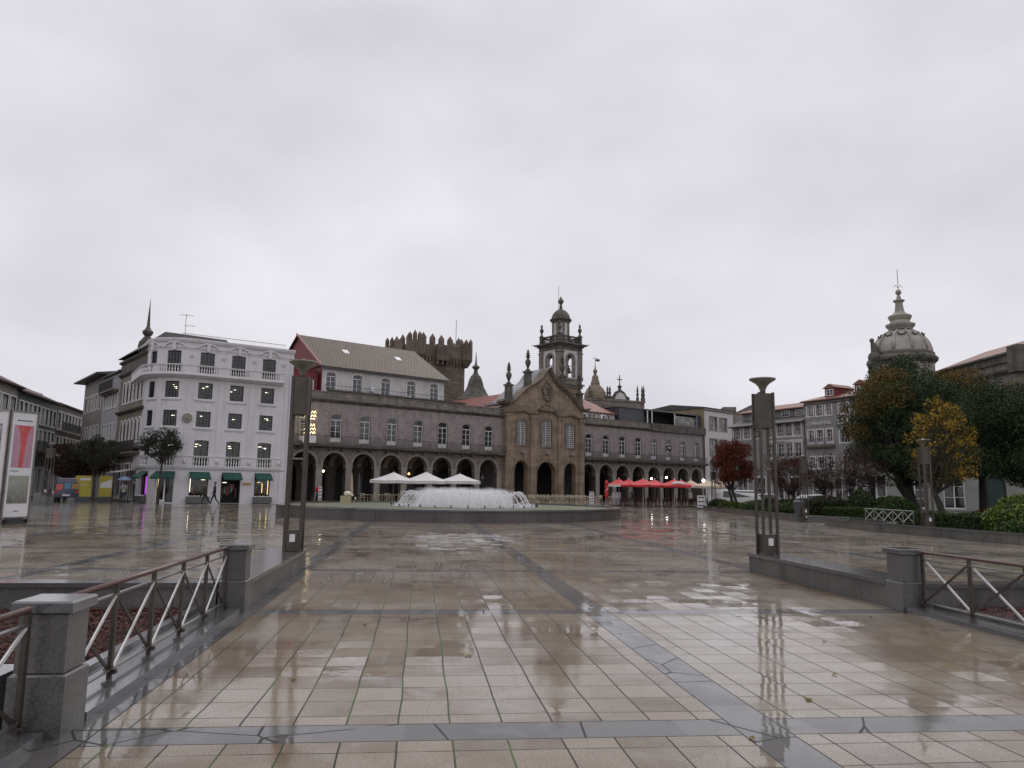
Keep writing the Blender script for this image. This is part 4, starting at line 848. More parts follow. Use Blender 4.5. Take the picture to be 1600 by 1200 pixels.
for c, w in ((-2.13, 1.5), (-7.25, 1.75), (-11.8, 1.0)):
    m = MB(); m.box(c-w/2, c+w/2, -.45, -.06, .05, .55, nx=3); m.box(c-w/2+.04, c+w/2-.04, -.41, -.1, .552, .57, nx=3); o = bb(m, 'planter_box', BLOCK); m = MB(); rr_ = random.Random(int(w*10))
    for k in range(40): m.ball((c+rr_.uniform(-w/2, w/2)*.9, rr_.uniform(-.4, -.12), .6), rr_.uniform(.03, .06), 5, 3)
    bb(m, 'white_flowers', TRIM, o)
m = MB(); m.box(-3.75, -3.1, -.03, -.001, 1.52, 1.72); m.build('gold_sign', GOLD, t)
m = MB(); m.box(-.12, .12, -.03, -.001, 2.35, 2.65); m.build('street_number_plate', IRON, t)
m = MB(); pts = [(-8.47+.36*cos(a), 6.85+.36*sin(a)) for a in [2*pi*i/20 for i in range(20)]]; m.prism(pts, -.1, -.052); o = m.build('round_relief', GRANL, t)
m = MB(); m.tube([(-8.47+.36*cos(a), -.1, 6.85+.36*sin(a)) for a in [2*pi*i/20 for i in range(21)]], .035, 5)
for k in range(5): m.tube([(-8.47-.28+.1*k, -.11, 6.95-.05*k), (-8.47-.0+.05*k, -.13, 6.85-.07*k), (-8.47+.28, -.11, 6.72-.03*k)], .03, 4)
m.build('relief_rim', GRANL, o)
m = MB(); railing(m, -9.2, -.6, .6, 13.42, .5, .22, .008); m.build('roof_railing', STEEL, t)
m = MB(); m.box(-5.2, -.3, 2.0, 6, 13.0, 13.75); m.build('roof_cabin', CHARC, t)
m = MB(); m.tube([(-.25, -.1, .1), (-.25, -.1, 13)], .05, 6); m.build('drain_pipe', WHITE, t)
def antenna(label, p, h, rz=.3):
    t2 = root('antenna', label, 'antenna', p, rz)
    m = MB(); m.tube([(0, 0, 0), (0, 0, h)], .025, 5); m.build('mast', STEEL, t2)
    m = MB()
    m.tube([(-.5, 0, h*.95), (.6, 0, h*.95)], .015, 4)
    for k in range(8): m.tube([(-.45+k*.13, -.22, h*.95), (-.45+k*.13, .22, h*.95)], .01, 4)
    m.tube([(-.1, 0, h*.62), (.75, 0, h*.62)], .015, 4)
    for k in range(5): m.tube([(.1+k*.14, -.3, h*.62), (.1+k*.14, .3, h*.62)], .01, 4)
    m.build('aerial_bars', STEEL, t2)
antenna('tall television antenna on the roof of the white corner building', at_(WP, WA, -8.9, 1.2)[:2]+(13.0,), 2.7)

# ---------- generic street house ----------
def house(name, label, P, ang, W_, H_, D, wallm, rows, roofm, roofh=1.8, base=None, ops_x=None, group=None, cornm=None, hip=0, balc=(), door_row=True, frame=TRIM, glass=GLASSC, sur=.12, surm=TRIM, cat='house', ov=.4, flat=False):
    """rows: (z, w, h, rise, xs, cols, rows, panel)"""
    t = root(name, label, cat, (P[0], P[1], 0), ang, group)
    ops = []
    for (z, w, h, rise, xs, cc, rw, pn) in rows:
        for x in xs: ops.append((x-w/2, x+w/2, z, z+h, rise))
    m = MB(); wall(m, 0, W_, 0, H_, ops, 0, .25); shell(m, W_, D, 0, H_, 0); m.box(.05, W_-.05, .4, D-.1, H_-.3, H_-.2); m.build('wall', wallm, t)
    for (z, w, h, rise, xs, cc, rw, pn) in rows:
        for x in xs: window(t, x, z, w, h, rise, cc, rw, panel=pn, frame=frame, glass=glass, sur=sur, surm=surm, y=.12, t=.07)
    if flat: m = MB(); m.box(-.15, W_+.15, -.2, D, H_, H_+.25); m.build('roof', roofm, t)
    elif roofh: m = MB(); gable_roof(m, 0, W_, 0, D, H_+.15, roofh, ov, mat=0, hipL=hip, hipR=hip); m.build('roof', roofm, t)
    if cornm: m = MB(); corn(m, 0, W_, 0, H_-.45, .6); m.build('cornice', cornm, t)
    for (x0, x1, z) in balc:
        m = MB(); m.box(x0, x1, -.6, -.002, z-.14, z); m.box(x0+.1, x1-.1, -.4, -.002, z-.3, z-.141); o = m.build('balcony', GRAN, t); m = MB(); railing(m, x0, x1, -.57, z, .95, .14, .012); m.bar((x0+.02, -.57, z+.93), (x0+.02, 0, z+.93), .03); m.bar((x1-.02, -.57, z+.93), (x1-.02, 0, z+.93), .03); m.build('railing', IRON, o)
    return t
def xs_(a, b, n_): return [lerp(a, b, (i+.5)/n_) for i in range(n_)]
# left side of the street (far left of the picture)
LP = (-44.0, 63.6); LA = R(107); GL = 'houses on the left side of the street'
house('street_house', 'grey-beige house at the left edge with white many-paned windows', at_(LP, LA, -20), LA, 24.3, 10.0, 10, CREAMW, [(7.55, 1.5, 1.55, 0, xs_(0, 24, 12), 4, 3, 0), (4.6, 1.1, 2.1, 0, xs_(0, 24, 12), 2, 3, .5), (.1, 1.6, 2.8, 0, xs_(.5, 24, 8), 2, 2, .5)], MAROON, 2.6, group=GL, balc=((0, 24, 4.5),))
house('street_house', 'green tiled house with long glazed gallery windows', at_(LP, LA, 4.35), LA, 12.4, 9.75, 10, GREENW, [(7.2, .95, 1.75, 0, xs_(.2, 12.2, 9), 2, 3, 0), (4.7, .95, 2.0, 0, xs_(.2, 12.2, 9), 2, 3, .5), (.1, 1.7, 2.8, 0, xs_(.5, 12, 5), 2, 2, .5)], MAROON, 2.4, group=GL, balc=((.2, 12.2, 4.6),))
house('street_house', 'grey house with full-width balcony below a maroon roof', at_(LP, LA, 16.85), LA, 13, 9.85, 10, GREYW, [(7.15, .95, 1.95, 0, xs_(.2, 12.8, 9), 2, 3, .4), (4.4, .95, 2.0, 0, xs_(.2, 12.8, 9), 2, 3, .5), (.1, 1.7, 2.8, 0, xs_(.5, 12.6, 5), 2, 2, .5)], MAROON, 1.2, group=GL, balc=((.2, 12.8, 7.1),))
t = root('penthouse', 'maroon clad upper storey rising over the left street houses', 'building', at_(LP, LA, 6.5, 3.5), LA); t.location.z = 9.9
m = MB(); m.add([(0, 0, 0), (17.5, 0, 0), (17.5, 0, 1.7), (0, 0, .7), (0, 7, 0), (17.5, 7, 0), (17.5, 7, 1.7), (0, 7, .7), (7, 3.5, 2.9), (16, 3.5, 2.9)], [(0, 1, 2, 3), (1, 5, 6, 2), (5, 4, 7, 6), (4, 0, 3, 7), (3, 2, 9, 8), (6, 7, 8, 9), (2, 6, 9), (7, 3, 8)]); m.build('walls_and_roof', MAROON, t)
window(t, 16.6, .4, .8, 1.0, 0, 2, 2, y=-.06, t=.08)
m = MB(); m.box(-.5, 1.2, 0, 1.2, 0, 1.4); tag(m.build('chimney', GRAN, None, at_(LP, LA, -1.5, 3)[:2]+(10.3,), rz=LA), 'dark square chimney on the roof at the left edge', 'chimney')
antenna('small antenna at the left edge of the picture', at_(LP, LA, -2.2, 2.4)[:2]+(10.6,), 3.4)
# narrow houses beside the white corner building
K = (-27.95, 58.57); KA = R(130)
def kat(s): return (K[0]+cos(KA)*s, K[1]+sin(KA)*s)
GR = 'narrow houses beside the white corner building'
AGED = M('aged_tile_facade', (.235, .19, .15), .6, (.16, .135, .11), .9, streak=(.07, .06, .05), sstr=.7)
t = house('corner_tower_house', 'ornate aged house with dark mansard roof and needle spire', kat(13.5), R(-50), 9.3, 12.9, 9, AGED,
      [(8.6, .75, 2.0, .35, xs_(1.2, 8.6, 6), 2, 3, 0), (5.0, .75, 2.1, .35, xs_(1.2, 8.6, 6), 2, 3, .3), (.1, 1.8, 3.1, 0, (2.2, 5, 7.6), 2, 2, .4)], CHARC, 0, group=GR, balc=((.3, 9, 4.2),), cornm=GRAND, glass=GLASSD)
m = MB()
for z in (7.7, 11.2, 4.3, 12.4): corn(m, -.05, 9.3, 0, z, .7)
m.box(0, 9.3, -.08, -.002, 11.6, 12.3); m.build('bands', GRAND, t)
m = MB(); m.box(.4, 8.9, -.06, -.003, 11.65, 12.3); m.build('brick_frieze', M('faded_brick', (.17, .075, .055), .7, (.12, .06, .05), 2), t)
m = MB(); m.add([(-.3, -.4, 13.0), (9.5, -.4, 13.0), (9.5, 8, 13.0), (-.3, 8, 13.0), (1.0, 1.3, 14.2), (8.6, 1.3, 14.6), (8.6, 6.5, 14.6), (1.0, 6.5, 14.2)], [(0, 1, 5, 4), (1, 2, 6, 5), (2, 3, 7, 6), (3, 0, 4, 7), (4, 5, 6, 7)]); m.build('mansard_roof', CHARC, t)
m = MB(); m.lathe([(r*.82, z-1.4) for r, z in [(1.6, 14.2), (1.35, 14.8), (.9, 15.2), (.8, 15.4), (.95, 15.5), (.85, 16.0), (.5, 16.4), (.3, 16.6), (.55, 16.85), (.6, 17.05), (.35, 17.25), (.2, 17.5), (.14, 18.3), (.05, 19.6), (.02, 20.2)]], (1.9, 1.5, 0), 12); m.build('spire', GRAND, t)
m = MB(); m.extr([(-.001, 2.75), (-1.6, 2.45), (-1.6, 2.4), (-.001, 2.68)], 5.2, 8.2); m.build('canopy', STEELW, t)
house('narrow_house', 'plain pale grey house of the side street', kat(20.5), R(-50), 6.95, 11.9, 9, GREYW2, [(8.6, .7, 1.6, 0, xs_(.5, 6.4, 5), 2, 2, 0), (5.4, .7, 1.7, 0, xs_(.5, 6.4, 5), 2, 2, 0), (.1, 1.4, 2.8, 0, xs_(.5, 6.4, 3), 2, 2, .4)], CHARC, .9, group=GR, balc=((.5, 6.4, 10.35),), surm=TRIM, sur=.1, ov=.3)
house('narrow_house', 'weathered brown house with wide dark eaves at the end of the side street', kat(30), R(-50), 9.4, 12.3, 9, CREAMW, [(8.9, .8, 1.7, 0, xs_(.5, 9, 5), 2, 2, 0), (5.6, .8, 1.7, 0, xs_(.5, 9, 5), 2, 2, 0), (.1, 1.4, 2.8, 0, xs_(.5, 9, 3), 2, 2, .4)], CHARC, .9, group=GR, glass=GLASSD, ov=1.0)
house('distant_house', 'distant house closing the left street', (-58, 104), R(8), 14, 9.5, 9, CREAMW, [(5.9, .9, 1.6, 0, xs_(.5, 13.5, 6), 2, 2, 0), (2.9, .9, 1.7, 0, xs_(.5, 13.5, 6), 2, 2, 0)], TERR, 1.8)

# ---------- castle keep ----------
KP = (-16.9, 125); t = root('castle_keep', 'tall dark stone castle keep with pointed battlements', 'tower', (KP[0], KP[1], 0), AA); kw, kd = 11.4, 8.6
m = MB(); m.box(.42, kw-.42, .42, kd-.42, 0, 24.9); m.build('shaft', KEEP, t)
m = MB(); m.box(0, kw, 0, kd, 24.3, 26.2); m.box(.15, kw-.15, .15, kd-.15, 24.0, 24.3)
for cx_, cy_ in ((0, 0), (kw, 0), (kw, kd), (0, kd)): m.lathe([(.5, 23.0), (1.0, 23.8), (1.25, 24.2), (1.25, 26.5)], (cx_+(.35 if cx_ == 0 else -.35), cy_+(.35 if cy_ == 0 else -.35), 0), 10)
m.box(kw/2-1.3, kw/2+1.3, -.55, 0, 23.6, 26.4); m.box(-.55, 0, kd/2-1.3, kd/2+1.3, 23.6, 26.4)
m.build('battlement_gallery', KEEP, t)
m = MB()
for i in range(16):
    x = .4+i*.71; m.box(x, x+.28, .05, .6, 23.3, 24.0); m.box(x, x+.28, .3, .6, 22.9, 23.3)
    if i < 12: m.box(.05, .6, x, x+.28, 23.3, 24.0)
for q in (-1.0, 0, 1.0): m.box(kw/2+q-.15, kw/2+q+.15, -.5, .5, 22.9, 23.6); m.box(-.5, .5, kd/2+q-.15, kd/2+q+.15, 22.9, 23.6)
m.build('corbels', KEEP, t)
def merlon(x, y, w, d, z0, h):
    m = MB(); m.add([(x-w/2, y-d/2, z0), (x+w/2, y-d/2, z0), (x+w/2, y+d/2, z0), (x-w/2, y+d/2, z0), (x-w/2, y-d/2, z0+h*.62), (x+w/2, y-d/2, z0+h*.62), (x+w/2, y+d/2, z0+h*.62), (x-w/2, y+d/2, z0+h*.62), (x, y, z0+h)],
        [(0, 1, 5, 4), (1, 2, 6, 5), (2, 3, 7, 6), (3, 0, 4, 7), (4, 5, 8), (5, 6, 8), (6, 7, 8), (7, 4, 8)]); m.build('merlon', KEEP, t)
for i in range(5): x = 2.0+i*1.85; merlon(x, .25, .95, .5, 26.15, 2.15); merlon(x, kd-.25, .95, .5, 26.15, 2.15)
for i in range(3): y = 2.2+i*2.1; merlon(.25, y, .5, .95, 26.15, 2.15); merlon(kw-.25, y, .5, .95, 26.15, 2.15)
for cx_, cy_ in ((0, 0), (kw, 0), (kw, kd), (0, kd)):
    for j in range(6): a = 2*pi*j/6; merlon(cx_+(.35 if cx_ == 0 else -.35)+.95*cos(a), cy_+(.35 if cy_ == 0 else -.35)+.95*sin(a), .55, .5, 26.45, 1.5+.4*random.random())
m = MB(); m.box(kw*.42, kw*.42+.5, .50, .56, 20.6, 22.4); m.build('arrow_slit', DARK, t)
m = MB(); m.tube([(kw-2.3, .7, 26), (kw-2.3, .7, 31.5)], .05, 5); m.build('lightning_rod', IRON, t)
# small spire behind the nave
t = root('distant_spire', 'small bell-shaped stone spire behind the red nave roof', 'spire', (-5.85, 118, 0))
m = MB(); m.lathe([(2.6, 0), (2.6, 15.2), (2.9, 15.4), (2.0, 16.4), (1.35, 17.6), (1.1, 18.6), (.8, 19.3), (.5, 19.6), (.35, 19.9), (.3, 20.4), (.6, 20.7), (.62, 20.9), (.3, 21.1), (.15, 21.4), (.08, 22.6), (.02, 23.4)], (0, 0, 0), 12); m.build('roof_cone', GRAND, t)
# cathedral towers far behind the right wing
t = root('distant_church', 'distant stone church with dome, cross and pinnacles behind the right wing', 'church', (20.9, 164, 0), R(20))
m = MB(); m.box(-4, 9.8, 0, 8, 0, 21.6); m.box(-4.2, 10, -.2, 8.2, 21.2, 21.6); m.build('walls', GRAN, t)
m = MB(); m.lathe([(2.5, 21.6), (2.5, 22.4), (2.3, 23.2), (1.8, 24.1), (1.1, 24.8), (1.0, 25.0), (1.05, 25.2), (.8, 26.0), (.65, 26.9), (.35, 27.2), (.3, 27.5), (.5, 27.9), (.45, 28.2), (.15, 28.6), (.06, 29.8), (.03, 31.5)], (-1.6, 2.0, 0), 12); m.build('dome', M('ochre_granite', (.23, .19, .13), .8, (.15, .12, .09), 1), t)
m = MB(); m.prism([(1.2, 21.6), (1.2, 22.2), (1.9, 22.5), (2.5, 23.4), (3.6, 23.9), (4.7, 23.4), (5.3, 22.5), (6, 22.2), (6, 21.6)], -.1, .5); m.prism([(2.2, 21.7), (2.7, 22.9), (3.6, 23.3), (4.5, 22.9), (5.0, 21.7)], -.2, -.1, 1); m.build('curved_gable', [GRAND, WHITE2], t)
m = MB(); m.lathe([(.5, 23.7), (.3, 24.2), (.55, 24.6), (.2, 25)], (3.6, .2, 0), 8); m.box(3.52, 3.68, .12, .28, 25, 27.2); m.box(2.95, 4.25, .12, .28, 26.1, 26.3); m.build('cross', GRAND, t)
for x in (-3.8, .6, 1.2, 8.2, 9.4, 9.8):
    m = MB(); m.lathe([(.35, 21.6), (.4, 22.3), (.2, 22.5), (.35, 23.1), (.2, 23.6), (.3, 23.9), (.04, 25.2 if x > 8 else 24.6)], (x, .3, 0), 6); m.build('pinnacle', GRAND, t)
m = MB(); m.tube([(-2.3, 2, 30.9), (-.6, 2, 30.9)], .05, 4); m.box(-1.5, -.5, 1.97, 2.03, 30.3, 30.8); m.build('weather_vane', IRON, t)

# ---------- houses right of the arcade ----------
WRP = at_(AP, AA, 66.95); GH = 'houses at the right end of the square'
t = house('white_house', 'white house with grey framed windows next to the arcade end', WRP, R(42), 8.7, 15.3, 13, M('bright_white_wall', (.62, .615, .62), .6, (.52, .51, .51), .7, streak=(.35, .34, .33), sstr=.3), [(11.6, 2.1, 2.3, 0, (2.6, 5.6), 2, 1, 0), (7.2, 2.1, 3.0, 0, (2.6, 5.6), 2, 1, 0), (3.9, 2.1, 2.6, 0, (2.6, 5.6), 2, 1, 0)], CHARC, .8, group=GH, surm=GRANL, sur=.2, frame=GRANL, cornm=GRANL, ov=.25)
m = MB(); m.quad((-.02, 13, 0), (-.02, 0, 0), (-.02, 0, 15.28), (-.02, 13, 15.28)); m.quad((-.02, 0, 15.28), (-.02, 0, 15.3), (-.02, 6.5, 16.0), (-.02, 13, 15.28)); m.build('ochre_end_wall', OCHRE, t)
t = root('stone_gable_house', 'bare grey stone gable wall with red roof between white houses', 'house', (39.2, 131, 0), R(-8), GH)
m = MB(); m.prism([(0, 0), (9, 0), (9, 14.2), (4.2, 17.2), (0, 15.2)], 0, 12); m.build('gable_wall', CREAMW, t)
m = MB(); m.quad((-.2, -.2, 15.15), (4.2, -.2, 17.3), (4.2, 12, 17.3), (-.2, 12, 15.15)); m.quad((4.2, -.2, 17.3), (9.2, -.2, 14.1), (9.2, 12, 14.1), (4.2, 12, 17.3)); m.build('roof', TERR, t)
m = MB(); m.box(-1.5, .8, 1, 4, 13, 16.6); m.build('chimney', GRAN, t)
RP = (39.36, 96.0); RA_ = R(117)
def rat(s, o=0): return (RP[0]+cos(RA_)*s+.891*o, RP[1]+sin(RA_)*s+.454*o)
t = house('balcony_house', 'row house with white framed windows, iron balcony and glazed attic', rat(15), R(-63), 13.2, 11.0, 9, GREYW, [(8.95, 1.15, 2.0, 0, (7.4, 9.15, 10.6, 12.1), 3, 3, 0), (5.9, 1.15, 2.3, 0, (7.4, 9.15, 10.6, 12.1), 2, 3, .5), (8.95, 1.15, 2.0, 0, (1, 3, 5), 3, 3, 0), (.2, 2.0, 3.4, 0, (1.8, 5.2, 8.4, 11.4), 2, 2, .4)], TERR, 0, group=GH, balc=((6.6, 12.9, 5.8),), surm=WHITE2, sur=.24)
m = MB(); m.box(6.6, 13, -.05, -.002, 8.25, 8.62); m.box(8.1, 8.35, -.2, -.002, 0, 11); m.build('white_bands', WHITE2, t)
m = MB(); m.quad((-.3, -.5, 11.0), (13.4, -.5, 11.0), (13.4, 2.2, 12.1), (-.3, 2.2, 12.1)); m.quad((-.3, -.5, 10.85), (-.3, 9, 10.85), (13.4, 9, 10.85), (13.4, -.5, 10.85)); m.quad((-.3, -.5, 10.85), (13.4, -.5, 10.85), (13.4, -.5, 11.0), (-.3, -.5, 11.0)); m.build('lower_roof', CHARC, t)
m = MB(); m.box(0, 13.1, 2.2, 8.6, 10.9, 13.0); m.build('attic_wall', GREYW, t)
for x in (2.5, 5.5, 8.3, 10.8): window(t, x, 12.0, 1.5, .9, 0, 3, 2, y=2.08, t=.08)
m = MB(); gable_roof(m, 0, 13.1, 2.2, 8.6, 13.15, 1.1, .6, hipL=2, hipR=2); m.build('upper_roof', TERR, t)
t = house('fuel_sign_house', 'grey corner house with raised white letters and red dormers', rat(1.6), R(-63), 12.5, 13.35, 11, GREYW, [(11.35, .95, 1.55, 0, (.95, 2.35, 3.8), 2, 3, 0), (11.35, 1.5, 1.6, .3, (6.1, 9.5), 3, 2, 0), (7.75, .95, 1.9, 0, (.95, 2.35, 3.8), 2, 3, .4), (7.75, 1.5, 1.9, .3, (6.1, 9.5), 3, 2, 0), (4.6, .95, 1.6, 0, (.95, 2.35, 3.8, 6.1, 9.5), 2, 3, 0), (.2, 2.0, 3.2, 0, (2.0, 5.2, 8.5), 2, 2, .4)], TERR, 1.9, group=GH, balc=((.2, 4.6, 7.6),), hip=5.5, cornm=GRAN)
for x in (3.5, 8.0):
    m = MB(); m.box(x-.8, x+.8, .8, 3.6, 13.6, 15.0); m.build('dormer_wall', REDW, t)
    m = MB(); m.prism([(x-1.05, 15.0), (x+1.05, 15.0), (x, 15.55)], .6, 4.4); m.build('dormer_roof', TERR, t)
    window(t, x, 14.0, 1.1, .85, 0, 2, 2, y=.74, t=.08)
def lettering(txt, size, parent, loc, mat, rx=R(90), rz=0, depth=.03, name='lettering'):
    cu = bpy.data.curves.new('t', 'FONT'); cu.body = txt; cu.size = size; cu.extrude = depth; cu.align_x = 'CENTER'
    ob = bpy.data.objects.new('t', cu); C.objects.link(ob); bpy.context.view_layer.update()
    me = bpy.data.meshes.new_from_object(ob.evaluated_get(bpy.context.evaluated_depsgraph_get())); bpy.data.objects.remove(ob)
    me.materials.clear(); me.materials.append(mat); o = bpy.data.objects.new(name, me); C.objects.link(o); o.parent = parent; o.location = loc; o.rotation_euler = (rx, 0, rz); return o
lettering('COMBUSTÍVEIS', .56, t, (2.35, -.08, 10.3), BOARDW)
m = MB(); m.box(5.2, 6.9, -.06, -.002, 10.2, 10.8); m.build('white_sign', BOARDW, t)

# ---------- domed corner building and long building behind the trees ----------
t = root('domed_tower', 'round stone corner tower with ribbed dome, tiered lantern and finial', 'tower', (44.0, 82.5, 0))
m = MB(); m.lathe([(3.3, 0), (3.3, 14.6), (3.2, 14.62), (3.2, 15.9)], (0, 0, 0), 20); m.build('drum', DOMES, t)
m = MB(); m.lathe([(3.2, 15.9), (3.3, 16.1), (3.55, 16.3), (3.6, 16.6), (3.3, 16.9), (3.25, 17.2)], (0, 0, 0), 24); m.build('cornice', GRAND, t)
dp = [(2.98*cos(a), 17.2+2.95*sin(a)) for a in [R(5+9.2*i) for i in range(8)]]
m = MB(); m.lathe([(3.05, 17.2)]+dp, (0, 0, 0), 24); m.build('dome', DOMES, t, smooth=True)
for i in range(10):
    a = 2*pi*(i+.3)/10; m = MB(); m.tube([((r+.03)*cos(a), (r+.03)*sin(a), z) for r, z in dp], .13, 6); m.build('dome_rib', DOMES, t, smooth=True)
for i in range(10):
    a = 2*pi*(i+.8)/10; r, z = dp[4]; m = MB(); pp = [(r*cos(a+q)*1.04, r*sin(a+q)*1.04, z+.25-.3*cos(q*7.8)) for q in [-.2+.05*j for j in range(9)]]; m.tube(pp, .09, 5); m.build('garland', GRAND, t)
m = MB(); m.lathe([(1.2, 20.0), (1.25, 20.15), (1.5, 20.45), (1.55, 20.65), (1.1, 20.8), (1.0, 21.1), (1.15, 21.3), (1.25, 21.6), (1.05, 21.75), (.75, 21.85), (.5, 22.2), (.4, 22.9), (.38, 23.2), (.62, 23.4), (.6, 23.5), (.3, 23.55), (.22, 23.9), (.12, 24.1), (.3, 24.3), (.33, 24.45), (.25, 24.65), (.06, 24.8)], (0, 0, 0), 16); m.build('tiered_lantern', DOMES, t)
m = MB(); m.tube([(0, 0, 24.7), (0, 0, 27.1)], .035, 5); m.tube([(-.5, 0, 25.0), (-.3, 0, 25.3), (0, 0, 24.95), (.3, 0, 25.3), (.5, 0, 25.0)], .03, 4); m.build('finial', IRON, t)
m = MB(); m.box(-4.0, -2.9, -1.2, -.2, 13.4, 16.2); m.ball((-3.5, -.8, 16.7), .75, 8, 6, sc=(1, 1, .9)); m.tube([(-3.4, -.8, 16.9), (-3.45, -.8, 17.8), (-3.7, -.8, 18.4)], [.5, .42, .2], 8); m.ball((-3.75, -.85, 18.6), .27, 8, 6); m.tube([(-3.5, -.6, 17.9), (-3.0, -.6, 17.6), (-2.9, -.7, 17.2)], [.2, .16, .1], 6); m.ball((-4.0, -.8, 15.9), .5, 6, 4); m.build('seated_statue', GRAND, t)
t = root('long_stone_building', 'long grey stone building with red hipped roof behind the big trees', 'building', (47.2, 81, 0), R(-90)); 
m = MB(); rr_ = []
wall(m, 0, 13, 0, 14.2, [(c-.8, c+.8, z, z+2.6, 0) for c in (2.5, 6.5, 10.5) for z in (1.0, 5.5, 9.8)], 0, .3); m.quad((13, 0, 0), (13, 30, 0), (13, 30, 14.2), (13, 0, 14.2)); m.quad((0, 0, 0), (0, 0, 14.2), (0, 30, 14.2), (0, 30, 0)); m.quad((13, 30, 0), (0, 30, 0), (0, 30, 14.2), (13, 30, 14.2)); m.build('wall', GRAN, t)
for c in (2.5, 6.5, 10.5):
    for z in (1.0, 5.5, 9.8): window(t, c, z, 1.6, 2.6, 0, 2, 3, y=.12, t=.1)
m = MB(); corn(m, -.3, 13.4, 0, 13.0, 1.2); m.box(-.3, 13.3, -.25, .2, 14.2, 14.9); m.box(-.6, 13.6, -.5, .2, 14.9, 15.1); m.box(13.0, 13.45, -.25, 30, 13.1, 13.6); m.box(13.0, 13.3, .2, 30, 14.2, 14.9); m.box(13.0, 13.6, .2, 30, 14.9, 15.1); m.box(12.3, 13.8, -.7, .8, 13.0, 15.5); m.build('attic_and_cornice', GRAND, t)
m = MB(); a_ = [(-.5, -.3, 15.12), (13.4, -.3, 15.12), (13.4, 30, 15.12), (-.5, 30, 15.12), (2.0, 4.0, 17.0), (11.5, 4.0, 17.0), (11.5, 27, 17.0), (2, 27, 17.0)]
m.add(a_, [(0, 1, 5, 4), (1, 2, 6, 5), (2, 3, 7, 6), (3, 0, 4, 7), (4, 5, 6, 7)]); m.build('roof', TERR, t)
t = root('pale_ground_floor', 'pale stone ground floor front seen under the tree crowns', 'building', (33.5, 72.2, 0), R(-20))
ops = [(x-.9, x+.9, .3, 3.4, .9 if i % 2 else 0) for i, x in enumerate(xs_(0, 26, 8))]
m = MB(); wall(m, 0, 26, 0, 5.2, ops, 0, .35); m.box(0, 26, .36, 5, 5.0, 5.2); m.build('wall', M('pale_stone', (.30, .295, .28), .7, (.23, .225, .21), .8, streak=(.2, .19, .18)), t)
for i, x in enumerate(xs_(0, 26, 8)):
    if i in (3, 6):
        m = MB(); m.box(x-.9, x+.9, .2, .3, .3, 3.3); m.build('green_door', M('dark_green_door', (.02, .05, .045), .5), t)
    else: window(t, x, .3, 1.8, 3.1, .9 if i % 2 else 0, 2, 3, y=.15, t=.12, glass=GLASSD)

# ================= FOUNTAIN =================
FC = (-3.45, 44.4); FR = 9.9
t = root('fountain', 'big round fountain with arching jets and a white cloud of spray', 'fountain', (FC[0], FC[1], 0)); fountain = t
m = MB(); N = 96
m.lathe([(FR, 0), (FR, .50), (FR-.35, .50), (FR-.35, .2), (FR-.4, .02)], (0, 0, 0), N); m.f = m.f[:-2]; m.m = m.m[:-2] 
RIMM = M('fountain_granite', (.10, .085, .082), .5, (.065, .057, .055), .5, streak=(.035, .03, .03), sstr=.7, grain=.25, bscale=20, coat=.3)
m.build('basin_wall', RIMM, t)
m = MB(); m.lathe([(FR+.05, .502), (FR+.05, .58), (FR-.42, .58), (FR-.42, .44)], (0, 0, 0), N); m.f = m.f[:-2]; m.m = m.m[:-2]; m.build('rim_coping', COPE, t)
m = MB()
for i in range(44): a = 2*pi*i/44; m.box(-.008, .008, -FR-.003, -FR+.02, 0, .5); k = 8; vs = m.v[-8:]; m.v[-8:] = [(x*cos(a)-y*sin(a), x*sin(a)+y*cos(a), z) for x, y, z in vs]
m.build('wall_joints', IRON, t)
WAT, nn, ll, p = _new('green_pool_water'); co = nn.new('ShaderNodeTexCoord').outputs['Object']
p.inputs['Base Color'].default_value = (.11, .12, .07, 1); p.inputs['Roughness'].default_value = .6; p.inputs['Specular IOR Level'].default_value = .3; b = nn.new('ShaderNodeBump'); b.inputs['Strength'].default_value = .5; b.inputs['Distance'].default_value = .05; ll.new(noise(nn, ll, co, 6, 3, .6), b.inputs['Height']); ll.new(b.outputs[0], p.inputs['Normal'])
m = MB(); m.lathe([(.01, .50), (FR-.36, .50)], (0, 0, 0), 64); m.f = m.f[:-2]; m.m = m.m[:-2]; m.build('water_surface', WAT, t)
JET, nn, ll, p = _new('jet_water'); p.inputs['Base Color'].default_value = (.8, .8, .82, 1); p.inputs['Roughness'].default_value = .3; p.inputs['Alpha'].default_value = .5
rj = random.Random(5)
for i in range(38):
    a = 2*pi*(i+.5)/38; c_, s_ = cos(a), sin(a); m = MB(); h = .82+rj.uniform(-.12, .08); r0, r1 = 2.5, 3.9
    pts = []; rad = []
    for j in range(13): q = j/12; r = lerp(r0, r1, q); pts.append((r*c_+.75, r*s_, .52+h*4*q*(1-q))); rad.append(.018+.02*q)
    m.tube(pts, rad, 5)
    for k in range(14): q = rj.uniform(.45, 1); r = lerp(r0, r1+.15, q); m.ball((r*c_+.75+rj.uniform(-.06, .06), r*s_+rj.uniform(-.06, .06), .52+h*4*q*(1-min(q, 1))+rj.uniform(-.12, .05)), rj.uniform(.012, .028), 4, 3)
    m.build('water_jet', JET, t, smooth=True)
m = MB(); rj = random.Random(9)
for k in range(1500):
    a = rj.uniform(0, 2*pi); r = 3.85+rj.gauss(0, .22); z = .5+abs(rj.gauss(0, .09)); m.ball((.75+r*cos(a), r*sin(a), z), rj.uniform(.015, .05), 4, 3)
o = m.build('splash_drops', JET, t); o['kind'] = 'stuff'
m = MB()
for i in range(30): a = 2*pi*i/30; m.lathe([(.03, .48), (.03, .6), (.05, .62), (.05, .66)], (.75+4.3*cos(a), 4.3*sin(a), 0), 5)
o = m.build('nozzles', IRON, t); o['kind'] = 'stuff'
